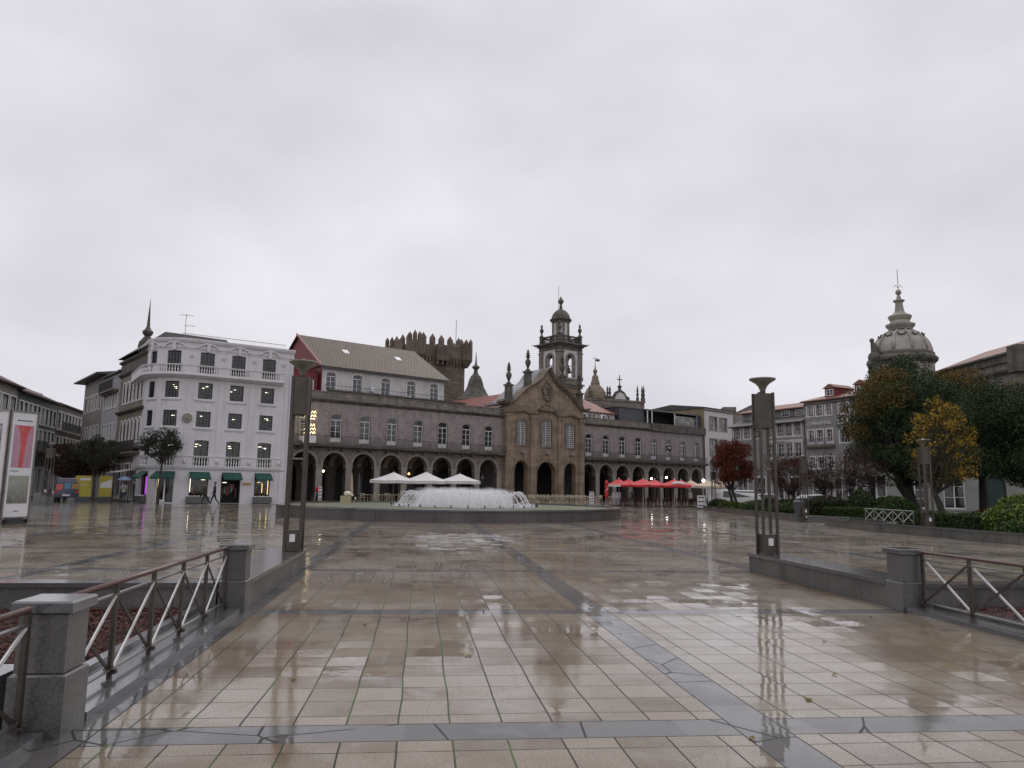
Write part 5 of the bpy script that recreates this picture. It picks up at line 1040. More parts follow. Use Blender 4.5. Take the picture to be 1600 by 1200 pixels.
MIST = bpy.data.materials.new('spray_mist'); MIST.use_nodes = True; nn = MIST.node_tree.nodes; ll = MIST.node_tree.links; nn.clear()
pv = nn.new('ShaderNodeVolumePrincipled'); pv.inputs['Color'].default_value = (.97, .97, .98, 1); pv.inputs['Anisotropy'].default_value = .2; ou = nn.new('ShaderNodeOutputMaterial'); ll.new(pv.outputs[0], ou.inputs['Volume'])
co = nn.new('ShaderNodeTexCoord').outputs['Object']; sp = nn.new('ShaderNodeSeparateXYZ'); ll.new(co, sp.inputs[0])
rad_ = math_(nn, ll, 'SQRT', math_(nn, ll, 'ADD', math_(nn, ll, 'MULTIPLY', math_(nn, ll, 'MULTIPLY', sp.outputs[0], sp.outputs[0]), 1.35), math_(nn, ll, 'MULTIPLY', math_(nn, ll, 'MULTIPLY', sp.outputs[1], sp.outputs[1]), .62)))
fr_ = math_(nn, ll, 'SUBTRACT', 1., ramp(nn, ll, rad_, 2.3, 3.5)); fz = math_(nn, ll, 'SUBTRACT', 1., ramp(nn, ll, math_(nn, ll, 'MULTIPLY_ADD', noise(nn, ll, co, .9, 3, .6, (1, 1, .7)), .9, sp.outputs[2]), .62, 1.5))
dn = math_(nn, ll, 'MULTIPLY', math_(nn, ll, 'MULTIPLY', fr_, fz), ramp(nn, ll, noise(nn, ll, co, 1.3, 4, .6, (1.3, 1.3, .5)), .25, .6)); ll.new(math_(nn, ll, 'MULTIPLY', dn, 4.2), pv.inputs['Density'])
m = MB(); m.lathe([(4.4, .0), (4.4, .5), (4.3, 1.1), (4.0, 1.8)], (0, 0, 0), 24, sx=.92, sy=1.22); o = m.build('spray_cloud', MIST, t, (.75, 0, .52)); o['kind'] = 'stuff'
MIST.cycles.volume_step_rate = 3 if hasattr(MIST.cycles, 'volume_step_rate') else None
# marble sculpture in the pool
def blob(name, parent, mat, els, res=.09, loc=(0, 0, 0)):
    mbd = bpy.data.metaballs.new('b'); mbd.resolution = res; mbd.threshold = .35; ob = bpy.data.objects.new('b', mbd); C.objects.link(ob)
    for co_, rr, sz in els:
        e = mbd.elements.new(); e.type = 'ELLIPSOID'; e.co = co_; e.radius = rr; e.size_x, e.size_y, e.size_z = sz
    bpy.context.view_layer.update(); me = bpy.data.meshes.new_from_object(ob.evaluated_get(bpy.context.evaluated_depsgraph_get())); bpy.data.objects.remove(ob); me.materials.clear(); me.materials.append(mat)
    for pl in me.polygons: pl.use_smooth = True
    o = bpy.data.objects.new(name, me); C.objects.link(o); o.parent = parent; o.location = loc; return o
t = root('sculpture', 'cream marble sculpture of a rounded body leaning forward in the pool', 'sculpture', (-10.15, 48.6, .5), R(8))
blob('marble_body', t, CREAMS, [((-.38, 0, .60), .62, (.62, .5, .42)), ((-.1, 0, .5), .42, (.5, .42, .35)), ((.12, 0, .30), .36, (.32, .42, .5)), ((.35, 0, .45), .30, (.5, .35, .28)), ((.62, 0, .60), .30, (.45, .34, .26)), ((.82, 0, .55), .2, (.3, .3, .3)), ((.05, 0, .12), .26, (.35, .4, .5))])
m = MB(); m.box(-.80, -.15, -.32, .32, -.05, .46); m.build('stone_block', M('yellowed_marble', (.42, .36, .22), .5, (.34, .29, .18), 2), t)

# ================= VEGETATION =================
def leafcloud(m, rg, centre, rad, n_, size, mats, flat=1.):
    cx, cy, cz = centre
    for _ in range(n_):
        while True:
            x, y, z = rg.uniform(-1, 1), rg.uniform(-1, 1), rg.uniform(-1, 1); q = x*x+y*y+z*z
            if .12 < q < 1 and rg.random() < .35+.65*q: break
        px, py, pz = cx+x*rad[0], cy+y*rad[1], cz+z*rad[2]
        s = size*rg.uniform(.6, 1.3); d = Vector((rg.gauss(0, 1), rg.gauss(0, 1), rg.gauss(0, .8)*flat)); d.normalize(); a = d.orthogonal().normalized(); 
        if rg.random() < .5: a = d.cross(a)
        b = d.cross(a)*.55; P = Vector((px, py, pz)); mt = mats[rg.randrange(len(mats))] if isinstance(mats, (list, tuple)) else mats
        m.add([P-a*s, P+b*s*.8, P+a*s, P-b*s*.8], [(0, 1, 2, 3)], mt)
def tree(name, label, loc, h, cr_, trunk_h, nleaf, lsize, mats, seed, clumps=40, ctop=.0, tr=.2, crown_low=None, pick=None, group=None, trunks=1, twig=0, cl_r=.28, cat='tree', squash=1.):
    rg = random.Random(seed); t = root(name, label, cat, (loc[0], loc[1], loc[2] if len(loc) > 2 else 0), 0, group)
    low = crown_low if crown_low is not None else trunk_h*.8; ch = (h-low)/2; cz = low+ch
    cen = []
    while len(cen) < clumps:
        x, y, z = rg.uniform(-1, 1), rg.uniform(-1, 1), rg.uniform(-1, 1); q = x*x+y*y+z*z
        if .25 < q < .95 and (z > -.75): cen.append((x*cr_*(1-cl_r*.8)*(1-ctop*max(z, 0)), y*cr_*(1-cl_r*.8)*squash*(1-ctop*max(z, 0)), cz+z*ch*(1-cl_r*.6)))
    w = MB()
    for k in range(trunks):
        ox, oy = (rg.uniform(-.3, .3)*(trunks > 1), rg.uniform(-.3, .3)*(trunks > 1)); tx, ty = rg.uniform(-.12, .12)*cr_*(1+trunks*.8), rg.uniform(-.1, .1)*cr_
        w.tube([(ox, oy, -.05), (ox*1.1+tx*.2, oy+ty*.2, trunk_h*.3), (ox+tx*.6, oy+ty*.6, trunk_h*.7), (ox+tx, oy+ty, trunk_h), (ox+tx*1.2, oy+ty*1.2, lerp(trunk_h, cz, .7))], [tr*1.35, tr, tr*.85, tr*.7, tr*.35], 8)
        for i, c in enumerate(cen):
            if i % trunks != k or i > 46: continue
            b0 = Vector((ox+tx, oy+ty, trunk_h))*1.0 if i % 2 else Vector((ox+tx*1.1, oy+ty*1.1, lerp(trunk_h, cz, .4))); c = Vector(c); mid = b0.lerp(c, .5)+Vector((rg.uniform(-.1, .1)*cr_, rg.uniform(-.1, .1)*cr_, -.02*h)); w.tube([b0, mid, c], [tr*.32, tr*.18, tr*.06], 5)
            for j in range(twig):
                e = c+Vector((rg.gauss(0, 1), rg.gauss(0, 1), rg.gauss(.2, .8)))*cr_*cl_r*.9; w.tube([mid.lerp(c, rg.uniform(.3, 1)), e], [tr*.07, tr*.025], 3)
    w.build('trunk', BARK, t)
    m = MB(); per = max(1, nleaf//clumps)
    for c in cen:
        rr = cl_r*rg.uniform(.75, 1.25)
        mi = pick(c[0]/cr_, c[1]/cr_, (c[2]-cz)/ch, rg) if pick else rg.randrange(len(mats)) if rg.random() < .5 else 0
        leafcloud(m, rg, c, (cr_*rr, cr_*rr, ch*rr*.8), per, lsize, mi)
    m.build('crown', mats, t); return t
GT = 'trees of the garden'
def pk(x, y, z, rg): return 1 if rg.random() < max(0, min(.95, (z-.25)*1.8*(x < .4)+(-.35-x)*2.2*(z > -.4))) else (2 if rg.random() < .05 else 0)
def pk2(x, y, z, rg): return 1 if rg.random() < max(0, (z-.2)*2.) else 0
tree('broadleaf_tree', 'big dark evergreen tree with orange tinted left edge and top', (27.2, 50.5, .12), 10.3, 4.9, 2.0, 84000, .088, [LDARK, LORMIX, LGREEN2], 11, 130, pick=pk, tr=.32, crown_low=1.2, group=GT, trunks=2, cl_r=.24)
tree('broadleaf_tree', 'dark evergreen tree reaching up in front of the dome', (30.2, 56, .12), 12.3, 4.2, 2.6, 36000, .10, [LDARK, LDARK], 12, 70, tr=.3, crown_low=2.6, group=GT, cl_r=.25)
tree('broadleaf_tree', 'orange topped tree below the long building roof', (32.8, 52, .12), 11.0, 4.6, 2.6, 50000, .095, [LDARK, LORMIX], 13, 90, pick=pk2, tr=.3, crown_low=1.4, group=GT, cl_r=.25)
tree('broadleaf_tree', 'dark green tree at the right edge of the picture', (31.3, 43.5, .12), 9.6, 5.2, 2.0, 80000, .08, [LDARK, LDARK, LGREEN2], 14, 130, tr=.26, crown_low=1.15, group=GT, cl_r=.23)
tree('broadleaf_tree', 'dark tree farthest right, in front of the long building corner', (38.5, 52, .12), 10.2, 4.2, 2.2, 30000, .10, [LDARK, LDARK], 27, 70, tr=.3, crown_low=1.4, group=GT, cl_r=.25)
tree('yellow_tree', 'loose crowned yellow tree behind the far right lamp', (22.3, 38.6, .12), 6.75, 2.15, 1.5, 7500, .065, [LYELL, LYELL, LOLIVE], 15, 120, tr=.19, crown_low=1.1, group=GT, twig=4, cl_r=.15, ctop=.45, pick=lambda x, y, z, rg: 0 if rg.random() < .55+z*.5 else 2)
tree('yellow_tree', 'yellow leaved branch tips of a tree cut by the right edge', (27.0, 35.0, .12), 7.4, 1.9, 2.0, 3600, .07, [LYELL, LOLIVE], 16, 60, tr=.16, crown_low=2.6, group=GT, twig=3, cl_r=.18)
tree('red_tree', 'russet red tree beside the beige parasols', (18.7, 62.5, .12), 6.3, 1.95, 1.5, 15000, .085, [LRED, LRED, LPLUM], 17, 55, tr=.13, crown_low=1.3, group=GT, trunks=3, cl_r=.27)
tree('plum_tree', 'half bare reddish tree between the two right lamps', (22.6, 60, .12), 4.7, 2.0, 1.2, 5200, .07, [LPLUM, LRED, LBROWN], 18, 55, tr=.10, crown_low=1.1, group=GT, trunks=3, twig=6, cl_r=.25)
tree('plum_tree', 'thin half bare purple tree left of the big evergreen', (23.6, 50, .12), 5.0, 2.3, 1.2, 2600, .06, [LPLUM, LBROWN], 19, 60, tr=.12, crown_low=1.4, group=GT, trunks=3, twig=9, cl_r=.25)
tree('plum_tree', 'small dark tree in front of the grey corner house', (27.5, 66, .12), 5.2, 2.3, 1.3, 3400, .08, [LBROWN, LPLUM], 20, 45, tr=.11, crown_low=1.3, group=GT, trunks=2, twig=7, cl_r=.25)
tree('plaza_tree', 'small bare-stemmed tree with thin olive crown before the white corner building', (-27.2, 58.0, 0), 6.05, 1.75, 3.1, 4200, .075, [LWIN, LWIN], 21, 55, tr=.10, crown_low=3.1, twig=7, cl_r=.22)
GB = 'dull brown trees on the left'
tree('brown_tree', 'dull brown tree above the dark blue van', (-37.2, 65.5, 0), 5.6, 2.6, 1.8, 9000, .10, [LBROWN, LPLUM], 22, 50, tr=.13, crown_low=1.7, group=GB, twig=3)
tree('brown_tree', 'dark brown tree at the mouth of the left street', (-41.5, 70, 0), 5.6, 2.6, 1.8, 8000, .11, [LBROWN, LPLUM], 23, 50, tr=.13, crown_low=1.6, group=GB, twig=3)
tree('brown_tree', 'thin olive-brown tree behind the yellow board', (-32.2, 58.2, 0), 5.4, 1.75, 2.4, 4600, .075, [LWIN, LBROWN], 24, 55, tr=.07, crown_low=2.6, group=GB, twig=6, cl_r=.22)
tree('brown_tree', 'low dark tree behind the poster pillar', (-41.0, 61, 0), 5.2, 2.3, 1.7, 6500, .10, [LBROWN, LBROWN], 25, 50, tr=.12, crown_low=1.5, group=GB, twig=3)
tree('distant_tree', 'pale brown tree top rising behind the maroon roof', (-60, 112, 0), 15.6, 4.5, 6, 7000, .25, [M('pale_brown_leaves', (.20, .15, .11), .8, (.15, .12, .09), 1)], 26, 40, tr=.35, crown_low=8)  # distant crown in a pale brown leaf colour
def hedge(name, label, P, rz, L, Wd, H, mats, n_, ls=.05, seed=1, rnd=0, cat='hedge', group=None):
    rg = random.Random(seed); t = root(name, label, cat, (P[0], P[1], .12), rz, group)
    m = MB()
    if rnd: m.ball((0, 0, H*.45), 1, 16, 8, 0, (L/2*.86, Wd/2*.86, H*.5*.86))
    else: m.box(-L/2+.06, L/2-.06, -Wd/2+.06, Wd/2-.06, 0, H-.07)
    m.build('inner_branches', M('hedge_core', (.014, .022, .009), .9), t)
    m = MB()
    for _ in range(n_):
        if rnd:
            d = Vector((rg.gauss(0, 1), rg.gauss(0, 1), rg.gauss(0, 1))).normalized(); k = rg.uniform(.82, 1.06)+.07*sin(d.x*7+seed)*cos(d.y*6); P_ = Vector((d.x*L/2*k, d.y*Wd/2*k, max(.02, H*.45+d.z*H*.55*k)))
        else:
            f = rg.random(); x = rg.uniform(-L/2, L/2); y = rg.uniform(-Wd/2, Wd/2); bump_ = .05*sin(x*2.1+seed)+.04*sin(x*5.3)
            if f < .45: P_ = Vector((x, y, H+bump_*.7+rg.uniform(-.06, .05)))
            elif f < .9: P_ = Vector((x, -Wd/2+rg.uniform(-.05, .05)+bump_*.4, rg.uniform(.02, H)))
            else: P_ = Vector((rg.choice((-L/2, L/2)), y, rg.uniform(0, H)))
        s = ls*rg.uniform(.6, 1.4); d = Vector((rg.gauss(0, 1), rg.gauss(0, 1), rg.gauss(0, 1))).normalized(); a = d.orthogonal().normalized(); b = d.cross(a)*.6
        m.add([P_-a*s, P_+b*s, P_+a*s, P_-b*s], [(0, 1, 2, 3)], rg.randrange(len(mats)))
    m.build('leaves', mats, t); return t
GHD = 'clipped hedges and shrubs of the garden'
hedge('hedge', 'long clipped hedge right of the far lamp', (20.0, 32.8), R(-84), 8.5, 1.1, .62, [LHEDGE, LDARK], 9000, .05, 1, group=GHD)
hedge('hedge', 'clipped hedge block left of the white cross railing', (20.0, 42.6), R(-70), 4.6, 1.5, .62, [LHEDGE, LHEDGE], 6000, .055, 2, group=GHD)
hedge('hedge', 'dark hedge behind the middle garden lamp', (20.3, 50.5), R(-50), 6.5, 1.2, .95, [LDARK, LBROWN], 6000, .07, 3, group=GHD)
hedge('shrub', 'round lime green shrub in the lower right of the garden', (19.5, 29.2), 0, 2.0, 1.7, 1.15, [LLIME, LGREEN], 4200, .06, 4, 1, 'shrub', GHD)
hedge('shrub', 'low green shrub right beside the lime shrub', (18.5, 27.6), 0, 1.3, 1.2, .55, [LHEDGE, LGREEN], 2600, .045, 5, 1, 'shrub', GHD)
hedge('shrub', 'upper lime shrub touching the right picture edge', (20.7, 30.6), 0, 1.8, 1.6, 1.5, [LLIME, LGREEN], 3500, .06, 13, 1, 'shrub', GHD)
hedge('shrub', 'grey-green rounded shrub left of the grey bin', (17.9, 49.2), 0, 2.2, 1.6, .85, [LGREEN, LHEDGE], 3600, .05, 6, 1, 'shrub', GHD)
hedge('shrub', 'green mounded shrub behind the right lamp posts', (17.9, 53.5), 0, 3.0, 1.8, .9, [LHEDGE, LGREEN], 3600, .055, 7, 1, 'shrub', GHD)
hedge('shrub', 'yellow flecked low shrub below the red tree', (17.7, 60.0), 0, 2.0, 1.2, .7, [LLIME, LBROWN, LHEDGE], 2600, .055, 8, 1, 'shrub', GHD)
hedge('shrub', 'small dark shrub at the near end of the garden by the menu stand', (17.6, 63.4), 0, 1.7, 1.2, .85, [LHEDGE, LDARK], 2300, .055, 9, 1, 'shrub', GHD)
hedge('shrub', 'bright green bush under the big evergreen', (23.5, 46.2), 0, 2.6, 1.8, 1.35, [LGREEN, LHEDGE], 3600, .06, 10, 1, 'shrub', GHD)
hedge('shrub', 'dark conical bush under the big evergreen', (21.7, 46.5), 0, 1.6, 1.5, 1.7, [LDARK, LHEDGE], 2800, .06, 11, 1, 'shrub', GHD)
hedge('shrub', 'dull red low planting behind the long hedge', (25.3, 38.2), R(-80), 5.5, 1.5, .75, [LRED, LBROWN], 3600, .05, 12, 1, 'shrub', GHD)
hedge('shrub', 'dark round bush by the parked white car', (24.2, 57.5), 0, 2.8, 2.0, 1.3, [LPLUM, LDARK], 3200, .06, 14, 1, 'shrub', GHD)
# garden edge walls and second rail fence
lowwall('garden_wall', 'long low granite wall edging the garden at the right', [(16.1, 37.4), (16.2, 33), (16.75, 29), (17.9, 22), (19.3, 15)], .5, .36, side=-1)
lowwall('garden_wall', 'farther low granite wall edging the garden toward the parasols', [(16.95, 66), (16.5, 54), (16.05, 42.2)], .5, .36, side=1)
lowwall('garden_wall', 'short low wall linking the two garden walls behind the lamp', [(16.5, 41.8), (18.2, 40.3), (18.4, 37.6)], .4, .34, side=1)
def fence2():
    t = root('rail_fence', 'white cross-braced rail fence on the garden wall left of the far lamp', 'railing', (16.45, 30.7, .36), R(1)); L = 4.0; n_ = 5; s = L/n_
    m = MB(); m.tube([(0, 0, .56), (0, L, .56)], .02, 8); m.build('handrail', STEEL, t)
    m = MB(); m.box(-.015, .015, 0, L, .07, .085); m.build('bottom_rail', STEEL, t)
    for i in range(n_+1): m = MB(); m.box(-.016, .016, i*s-.02, i*s+.02, 0, .56); m.build('post', STEEL, t)
    for i in range(n_):
        m = MB(); m.bar((-.012, i*s+.03, .5), (-.012, (i+1)*s-.03, .08), .014, .035); m.build('brace', STEELW, t)
        m = MB(); m.bar((.012, i*s+.03, .08), (.012, (i+1)*s-.03, .5), .014, .03); m.build('brace', STEEL, t)
fence2()
m = MB(); m.lathe([(.26, 0), (.30, .85), (.33, .88), (.33, .95), (.2, 1.05)], (0, 0, 0), 12); tag(m.build('litter_bin', SLATE, None, (16.9, 44.0, .12)), 'dark grey litter bin beside the distant garden lamp', 'bin')

# ================= CAFE =================
def parasol(label, P, r, hb, ht, mats, nseg, group, sq=1, val=.16, rz=.3, poles=1):
    t = root('cafe_parasol', label, 'parasol', (P[0], P[1], 0), rz, group)
    m = MB(); k = nseg; rings = [(.03, ht), (r*.3, lerp(ht, hb, .36)), (r*.65, lerp(ht, hb, .72)), (r, hb)]
    vs = []; 
    for j, (q, z) in enumerate(rings):
        for i in range(2*k):
            a = 2*pi*i/(2*k); sc = 1 if i % 2 == 0 else (cos(pi/k) if k > 4 else cos(pi/k))
            vs.append((q*sc*cos(a), q*sc*sin(a), z-(0 if i % 2 == 0 else .05*q/r)))
    for i in range(2*k): x, y, z = vs[3*2*k+i]; vs.append((x*1.005, y*1.005, z-val))
    fs = []
    for j in range(4):
        for i in range(2*k): i2 = (i+1) % (2*k); fs.append((j*2*k+i, j*2*k+i2, (j+1)*2*k+i2, (j+1)*2*k+i))
    m.add(vs, fs)
    if len(mats) > 1:
        mi = m.m
        for idx in range(3*2*k, 4*2*k): mi[idx] = 1 if (idx//2) % 2 else 0
        for idx in range(2*2*k, 3*2*k):
            if (idx//2) % 4 == 0: mi[idx] = 0
    m.build('canopy', mats, t)
    m = MB(); m.lathe([(.03, 0), (.03, ht-.05), (.05, ht), (.05, ht+.08), (.01, ht+.14)], (0, 0, 0), 8); m.build('pole', STEEL if mats[0] is CLOTHW else TRIM, t)
    m = MB(); m.lathe([(.35, 0), (.35, .08), (.08, .14)], (0, 0, 0), 4); m.build('base', BLOCK, t)
    for i in range(k): a = 2*pi*i/k; m = MB(); m.bar((.03, 0, hb-.05), (r*.55*cos(a), r*.55*sin(a), lerp(ht, hb, .6)-.04), .02); m.build('rib', STEEL, t)
    return t
GP = 'white parasols before the arcade'; GPR = 'red parasols of the right cafe'; GPB = 'beige parasols of the right cafe'
parasol('leftmost white square parasol, standing behind the left jets of the fountain', (-11.95, 76.5), 2.45, 2.25, 3.05, [CLOTHW], 4, GP, rz=.42, val=.3)
parasol('middle one of the three white square parasols', (-8.75, 77.5), 2.45, 2.25, 3.15, [CLOTHW], 4, GP, rz=.42, val=.3)
parasol('rightmost white square parasol, behind the middle of the fountain', (-5.35, 79.0), 2.35, 2.3, 3.05, [CLOTHW], 4, GP, rz=.42, val=.3)
RW = [CLOTHR, CLOTHW]
for lab, P, r in (('small red parasol at the left end of the red row, beside the closed one', (11.0, 76.0), 1.35), ('second red parasol from the left with white edge', (12.2, 77.5), 1.4), ('wide red parasol third from the left', (13.2, 74.6), 1.9), ('red parasol fourth from the left', (14.9, 77.4), 1.6), ('red parasol with white swirl panel, fifth from the left', (16.4, 75.0), 1.85), ('rightmost red parasol, next to the beige ones', (17.9, 78.6), 1.7)):
    pt = parasol(lab, P, r, 2.15, 2.72, [CLOTHR, CLOTHW] if r < 1.8 else [CLOTHR], 6, GPR, val=.2, rz=P[0])
    if 'swirl' in lab:
        m = MB(); rg = random.Random(2)
        for k in range(5): zz = 2.28+.05*k; m.tube([(-.9+.1*k, -1.28+.1*k, zz), (-.3, -1.45+.12*k, zz+.06), (.35, -1.38+.12*k, zz-.02), (.85-.1*k, -1.1+.1*k, zz+.05)], .035, 5)
        m.build('white_swirl', BOARDW, pt); pt.rotation_euler.z = .25
for lab, P, r in (('left beige parasol beside the red row', (19.2, 79.6), 1.7), ('middle beige parasol under the big white lamp', (20.6, 78.2), 2.0), ('right beige parasol partly behind the red tree', (22.4, 80.2), 2.0)): parasol(lab, P, r, 2.15, 2.75, [CLOTHB], 4, GPB, val=.22, rz=.5)
t = root('closed_parasol', 'tall closed red parasol beside the white menu board', 'parasol', (9.55, 74.5, 0))
m = MB(); m.lathe([(.1, .75), (.2, 1.0), (.17, 1.6), (.14, 2.1), (.2, 2.3), (.06, 2.55)], (0, 0, 0), 9); m.build('folded_cloth', CLOTHR, t)
m = MB(); m.tube([(.1*cos(a)*1.4+.02, .14*sin(a)*1.4-.02, 1.0+.13*a) for a in [i*.5 for i in range(20)]], .03, 5, 0); m.build('white_stripe', CLOTHW, t)
m = MB(); m.lathe([(.03, 0), (.03, .8)], (0, 0, 0), 8); m.lathe([(.3, 0), (.3, .08), (.05, .12)], (0, 0, 0), 8); m.build('pole', STEEL, t)
def chair_(name, mat, cat='chair'):
    m = MB(); w = .22
    m.box(-w, w, -w, w, .43, .47); m.box(-w, w, w-.03, w, .52, .86); m.box(-w, -w+.03, w-.03, w, .4, .9); m.box(w-.03, w, w-.03, w, .4, .9); m.box(-w-.02, -w+.02, -w, w, .64, .67); m.box(w-.02, w+.02, -w, w, .64, .67)
    for x in (-w, w-.03):
        m.box(x, x+.03, -w, -w+.03, 0, .66); m.box(x, x+.03, w-.03, w, 0, .45)
    return m
CH = {}
def chair(label, P, rz, mat, group):
    k = mat.name
    if k not in CH: o = chair_('cafe_chair', mat).build('cafe_chair', mat); CH[k] = o
    else: o = CH[k].copy(); C.objects.link(o)
    o.location = (P[0], P[1], 0); o.rotation_euler.z = rz; return tag(o, label, 'chair', group)
TB = {}
def table(label, P, mat, group):
    if mat.name not in TB:
        m = MB(); m.box(-.38, .38, -.38, .38, .70, .74); m.lathe([(.035, 0), (.035, .7)], (0, 0, 0), 8); m.lathe([(.24, 0), (.24, .03), (.04, .06)], (0, 0, 0), 8); o = m.build('cafe_table', mat); TB[mat.name] = o
    else: o = TB[mat.name].copy(); C.objects.link(o)
    o.location = (P[0], P[1], 0); return tag(o, label, 'table', group)
rg = random.Random(31); GC = 'cream chairs in front of the arcade'; GRD = 'dark red chairs under the red parasols'
i = 0
for s in [x*1.55 for x in range(1, 25)]:
    for o_ in (-4.6, -6.6):
        if rg.random() < .12 or (19 < s < 24 and o_ < -5): continue
        P = at_(AP, AA, s+rg.uniform(-.2, .2)+(.7 if o_ < -5 else 0), o_+rg.uniform(-.2, .2)); i += 1
        lb = 'cream plastic cafe table in the rows before the arcade' if i else ''
        table('cream square cafe table among the cream chairs behind the fountain', P, CREAMP, 'cream tables in front of the arcade')
        for dx, dy, rz in ((-.62, 0, pi/2), (.62, 0, -pi/2))[:2 if rg.random() < .85 else 1]:
            chair('cream plastic chair at one of the cream tables behind the fountain', (P[0]+dx*cos(AA)-dy*sin(AA), P[1]+dx*sin(AA)+dy*cos(AA)), AA+rz+rg.uniform(-.3, .3), CREAMP, GC)
for s in [x*1.5 for x in range(10)]:
    for k in range(2):
        P = (10.6+s*.86+k*.9, 75.2+s*.38+k*2.2)
        if s > 11: P = (P[0], P[1])
        table('dark red cafe table under the red parasols', P, REDP, 'dark red tables')
        for dx in (-.62, .62): chair('dark red chair at one of the tables under the red parasols', (P[0]+dx, P[1]+rg.uniform(-.15, .15)), (pi/2 if dx < 0 else -pi/2)+rg.uniform(-.3, .3), REDP, GRD)
def board(name, label, P, w, h, rz, cat, rows=0, legs=True, thick=.05):
    t = root(name, label, cat, (P[0], P[1], 0), rz)
    m = MB(); m.box(-w/2, w/2, 0, thick, .12, h); m.build('panel', BOARDW, t)
    if rows:
        m = MB(); rr_ = random.Random(rows)
        for k in range(rows): z = .12+(h-.12)*(k+.5)/rows; m.box(-w*.36, -w*.05, -.006, -.001, z-h*.05, z+h*.05); m.box(w*.05, w*.36, -.006, -.001, z-h*.05, z+h*.05)
        m.build('printed_pictures', INK, t)
    m = MB(); m.box(-w/2, -w/2+.04, -.15, .25, 0, .119); m.box(w/2-.04, w/2, -.15, .25, 0, .119); m.box(-w/2, w/2, .0, .04, .06, .1); m.build('feet', IRON, t)
    return t
board('menu_board', 'blank white menu board leaning beside the closed red parasol', (10.75, 76.0), .92, 1.35, .15, 'sign')
board('menu_stand', 'narrow white menu stand with rows of small pictures near the red tree', (17.3, 68.0), .72, 1.22, -.1, 'sign', 3)
board('menu_stand', 'low white board behind the garden wall end', (20.9, 77.0), 1.1, 1.1, -.1, 'sign', 1)
board('menu_stand', 'slim dark and white stand at the right end of the cream chairs', (7.55, 69.6), .42, 1.4, .1, 'sign', 5)
board('menu_stand', 'slim white stand at the left end of the cream chairs', (-19.0, 75.0), .35, 1.5, .4, 'sign', 4)
# street counters, lit globes
def globe(label, P, z, r, mat, arm=None):
    t = root('hanging_lamp' if arm is None else 'wall_lamp', label, 'lamp', P, AA); m = MB(); m.ball((0, 0, z), r, 12, 8); m.build('glass_globe', mat, t, smooth=True)
    m = MB(); m.tube([(0, 0, z+r*.9), (0, 0, z+r+.25), (0, 1.0, z+r+.35)] if arm else [(0, 0, z+r*.9), (0, 0, 5.29)], .02, 5); m.build('bracket', IRON, t)
globe('white lit wall lamp on the pier behind the fourth red parasol', at_(AP, AA, RC[3]+1.74, -1.0), 3.35, .15, COOL, 1)
globe('white lit wall lamp on the pier above the swirl parasol', at_(AP, AA, RC[5]-1.74, -1.0), 3.6, .15, COOL, 1)
globe('brightest white wall lamp at the last arch near the red tree', at_(AP, AA, RC[7]+.4, -1.0), 3.3, .24, COOL, 1)
globe('small warm lamp glowing inside the second left arch', at_(AP, AA, 1.3, 2.4), 3.2, .12, WARM)
globe('small warm lamp inside the arch behind the middle white parasol', at_(AP, AA, LC[5]-.4, 2.4), 3.3, .14, WARM)
globe('orange warm lamp just right of the other inside the same arch', at_(AP, AA, LC[5]+.35, 2.4), 3.15, .12, emit('orange_lamp', (1, .45, .12), 7))
# festive light ornament on the first visible balcony
t = root('light_ornament', 'festive golden light ornament shaped like a tree on the left balcony', 'decoration', at_(AP, AA, -1.95, -.85)[:2]+(6.1,), AA)
m = MB(); m.box(-.75, .75, .0, .06, 0, .75); m.build('white_stand', TRIM, t)
m = MB(); m.tube([(0, 0, .7), (0, 0, 3.2)], .045, 5); m.build('stem', TRIM, t)
m = MB()
for z, w in ((3.15, .6), (2.75, .6), (1.75, .5), (1.35, .6), (.95, .6)):
    for sx_ in (-1, 1): m.tube([(sx_*w*q, -.03, z+(.28 if k % 2 else 0)*(.7+.3*q)) for k, q in enumerate([.1, .35, .6, .85, 1.05])], .028, 4)
m.tube([(-.5, -.03, 2.55), (.5, -.03, 2.55)], .05, 4); m.build('light_strings', emit('string_lights', (1, .8, .4), 3.5), t)
# dark star ornament hung in the arch left of the church, box items under the left arches
m = MB(); m.prism([(0, .6), (.12, .12), (.42, 0), (.12, -.12), (0, -.6), (-.12, -.12), (-.42, 0), (-.12, .12)], 0, .06); o = m.build('star_ornament', STEEL, None, at_(AP, AA, LC[8], 1.2)[:2]+(2.9,), rz=AA); tag(o, 'grey four-pointed star hanging in the arch next to the church', 'decoration')
t = root('counter', 'white service counter under the fourth left arch', 'counter', at_(AP, AA, 8.6, -3.4), AA); m = MB(); m.box(-.6, .6, -.3, .3, 0, 1.15); m.build('body', TRIM, t); m = MB(); m.box(-.5, .5, -.32, -.301, .45, 1.0); m.build('dark_front', INK, t)
for k, (s, lab) in enumerate(((3.1, 'folded beige parasol standing in the second arch'), (4.0, 'folded blue-grey parasol beside the beige one'))):
    t = root('closed_parasol', lab, 'parasol', at_(AP, AA, s, -1.0)); m = MB(); m.lathe([(.2, .6), (.22, 1.2), (.14, 2.3), (.05, 3.0)], (0, 0, 0), 8); m.build('folded_cloth', (CLOTHB, SLATE)[k], t); m = MB(); m.lathe([(.03, 0), (.03, .7)], (0, 0, 0), 6); m.lathe([(.3, 0), (.3, .06)], (0, 0, 0), 6); m.build('pole', STEEL, t)
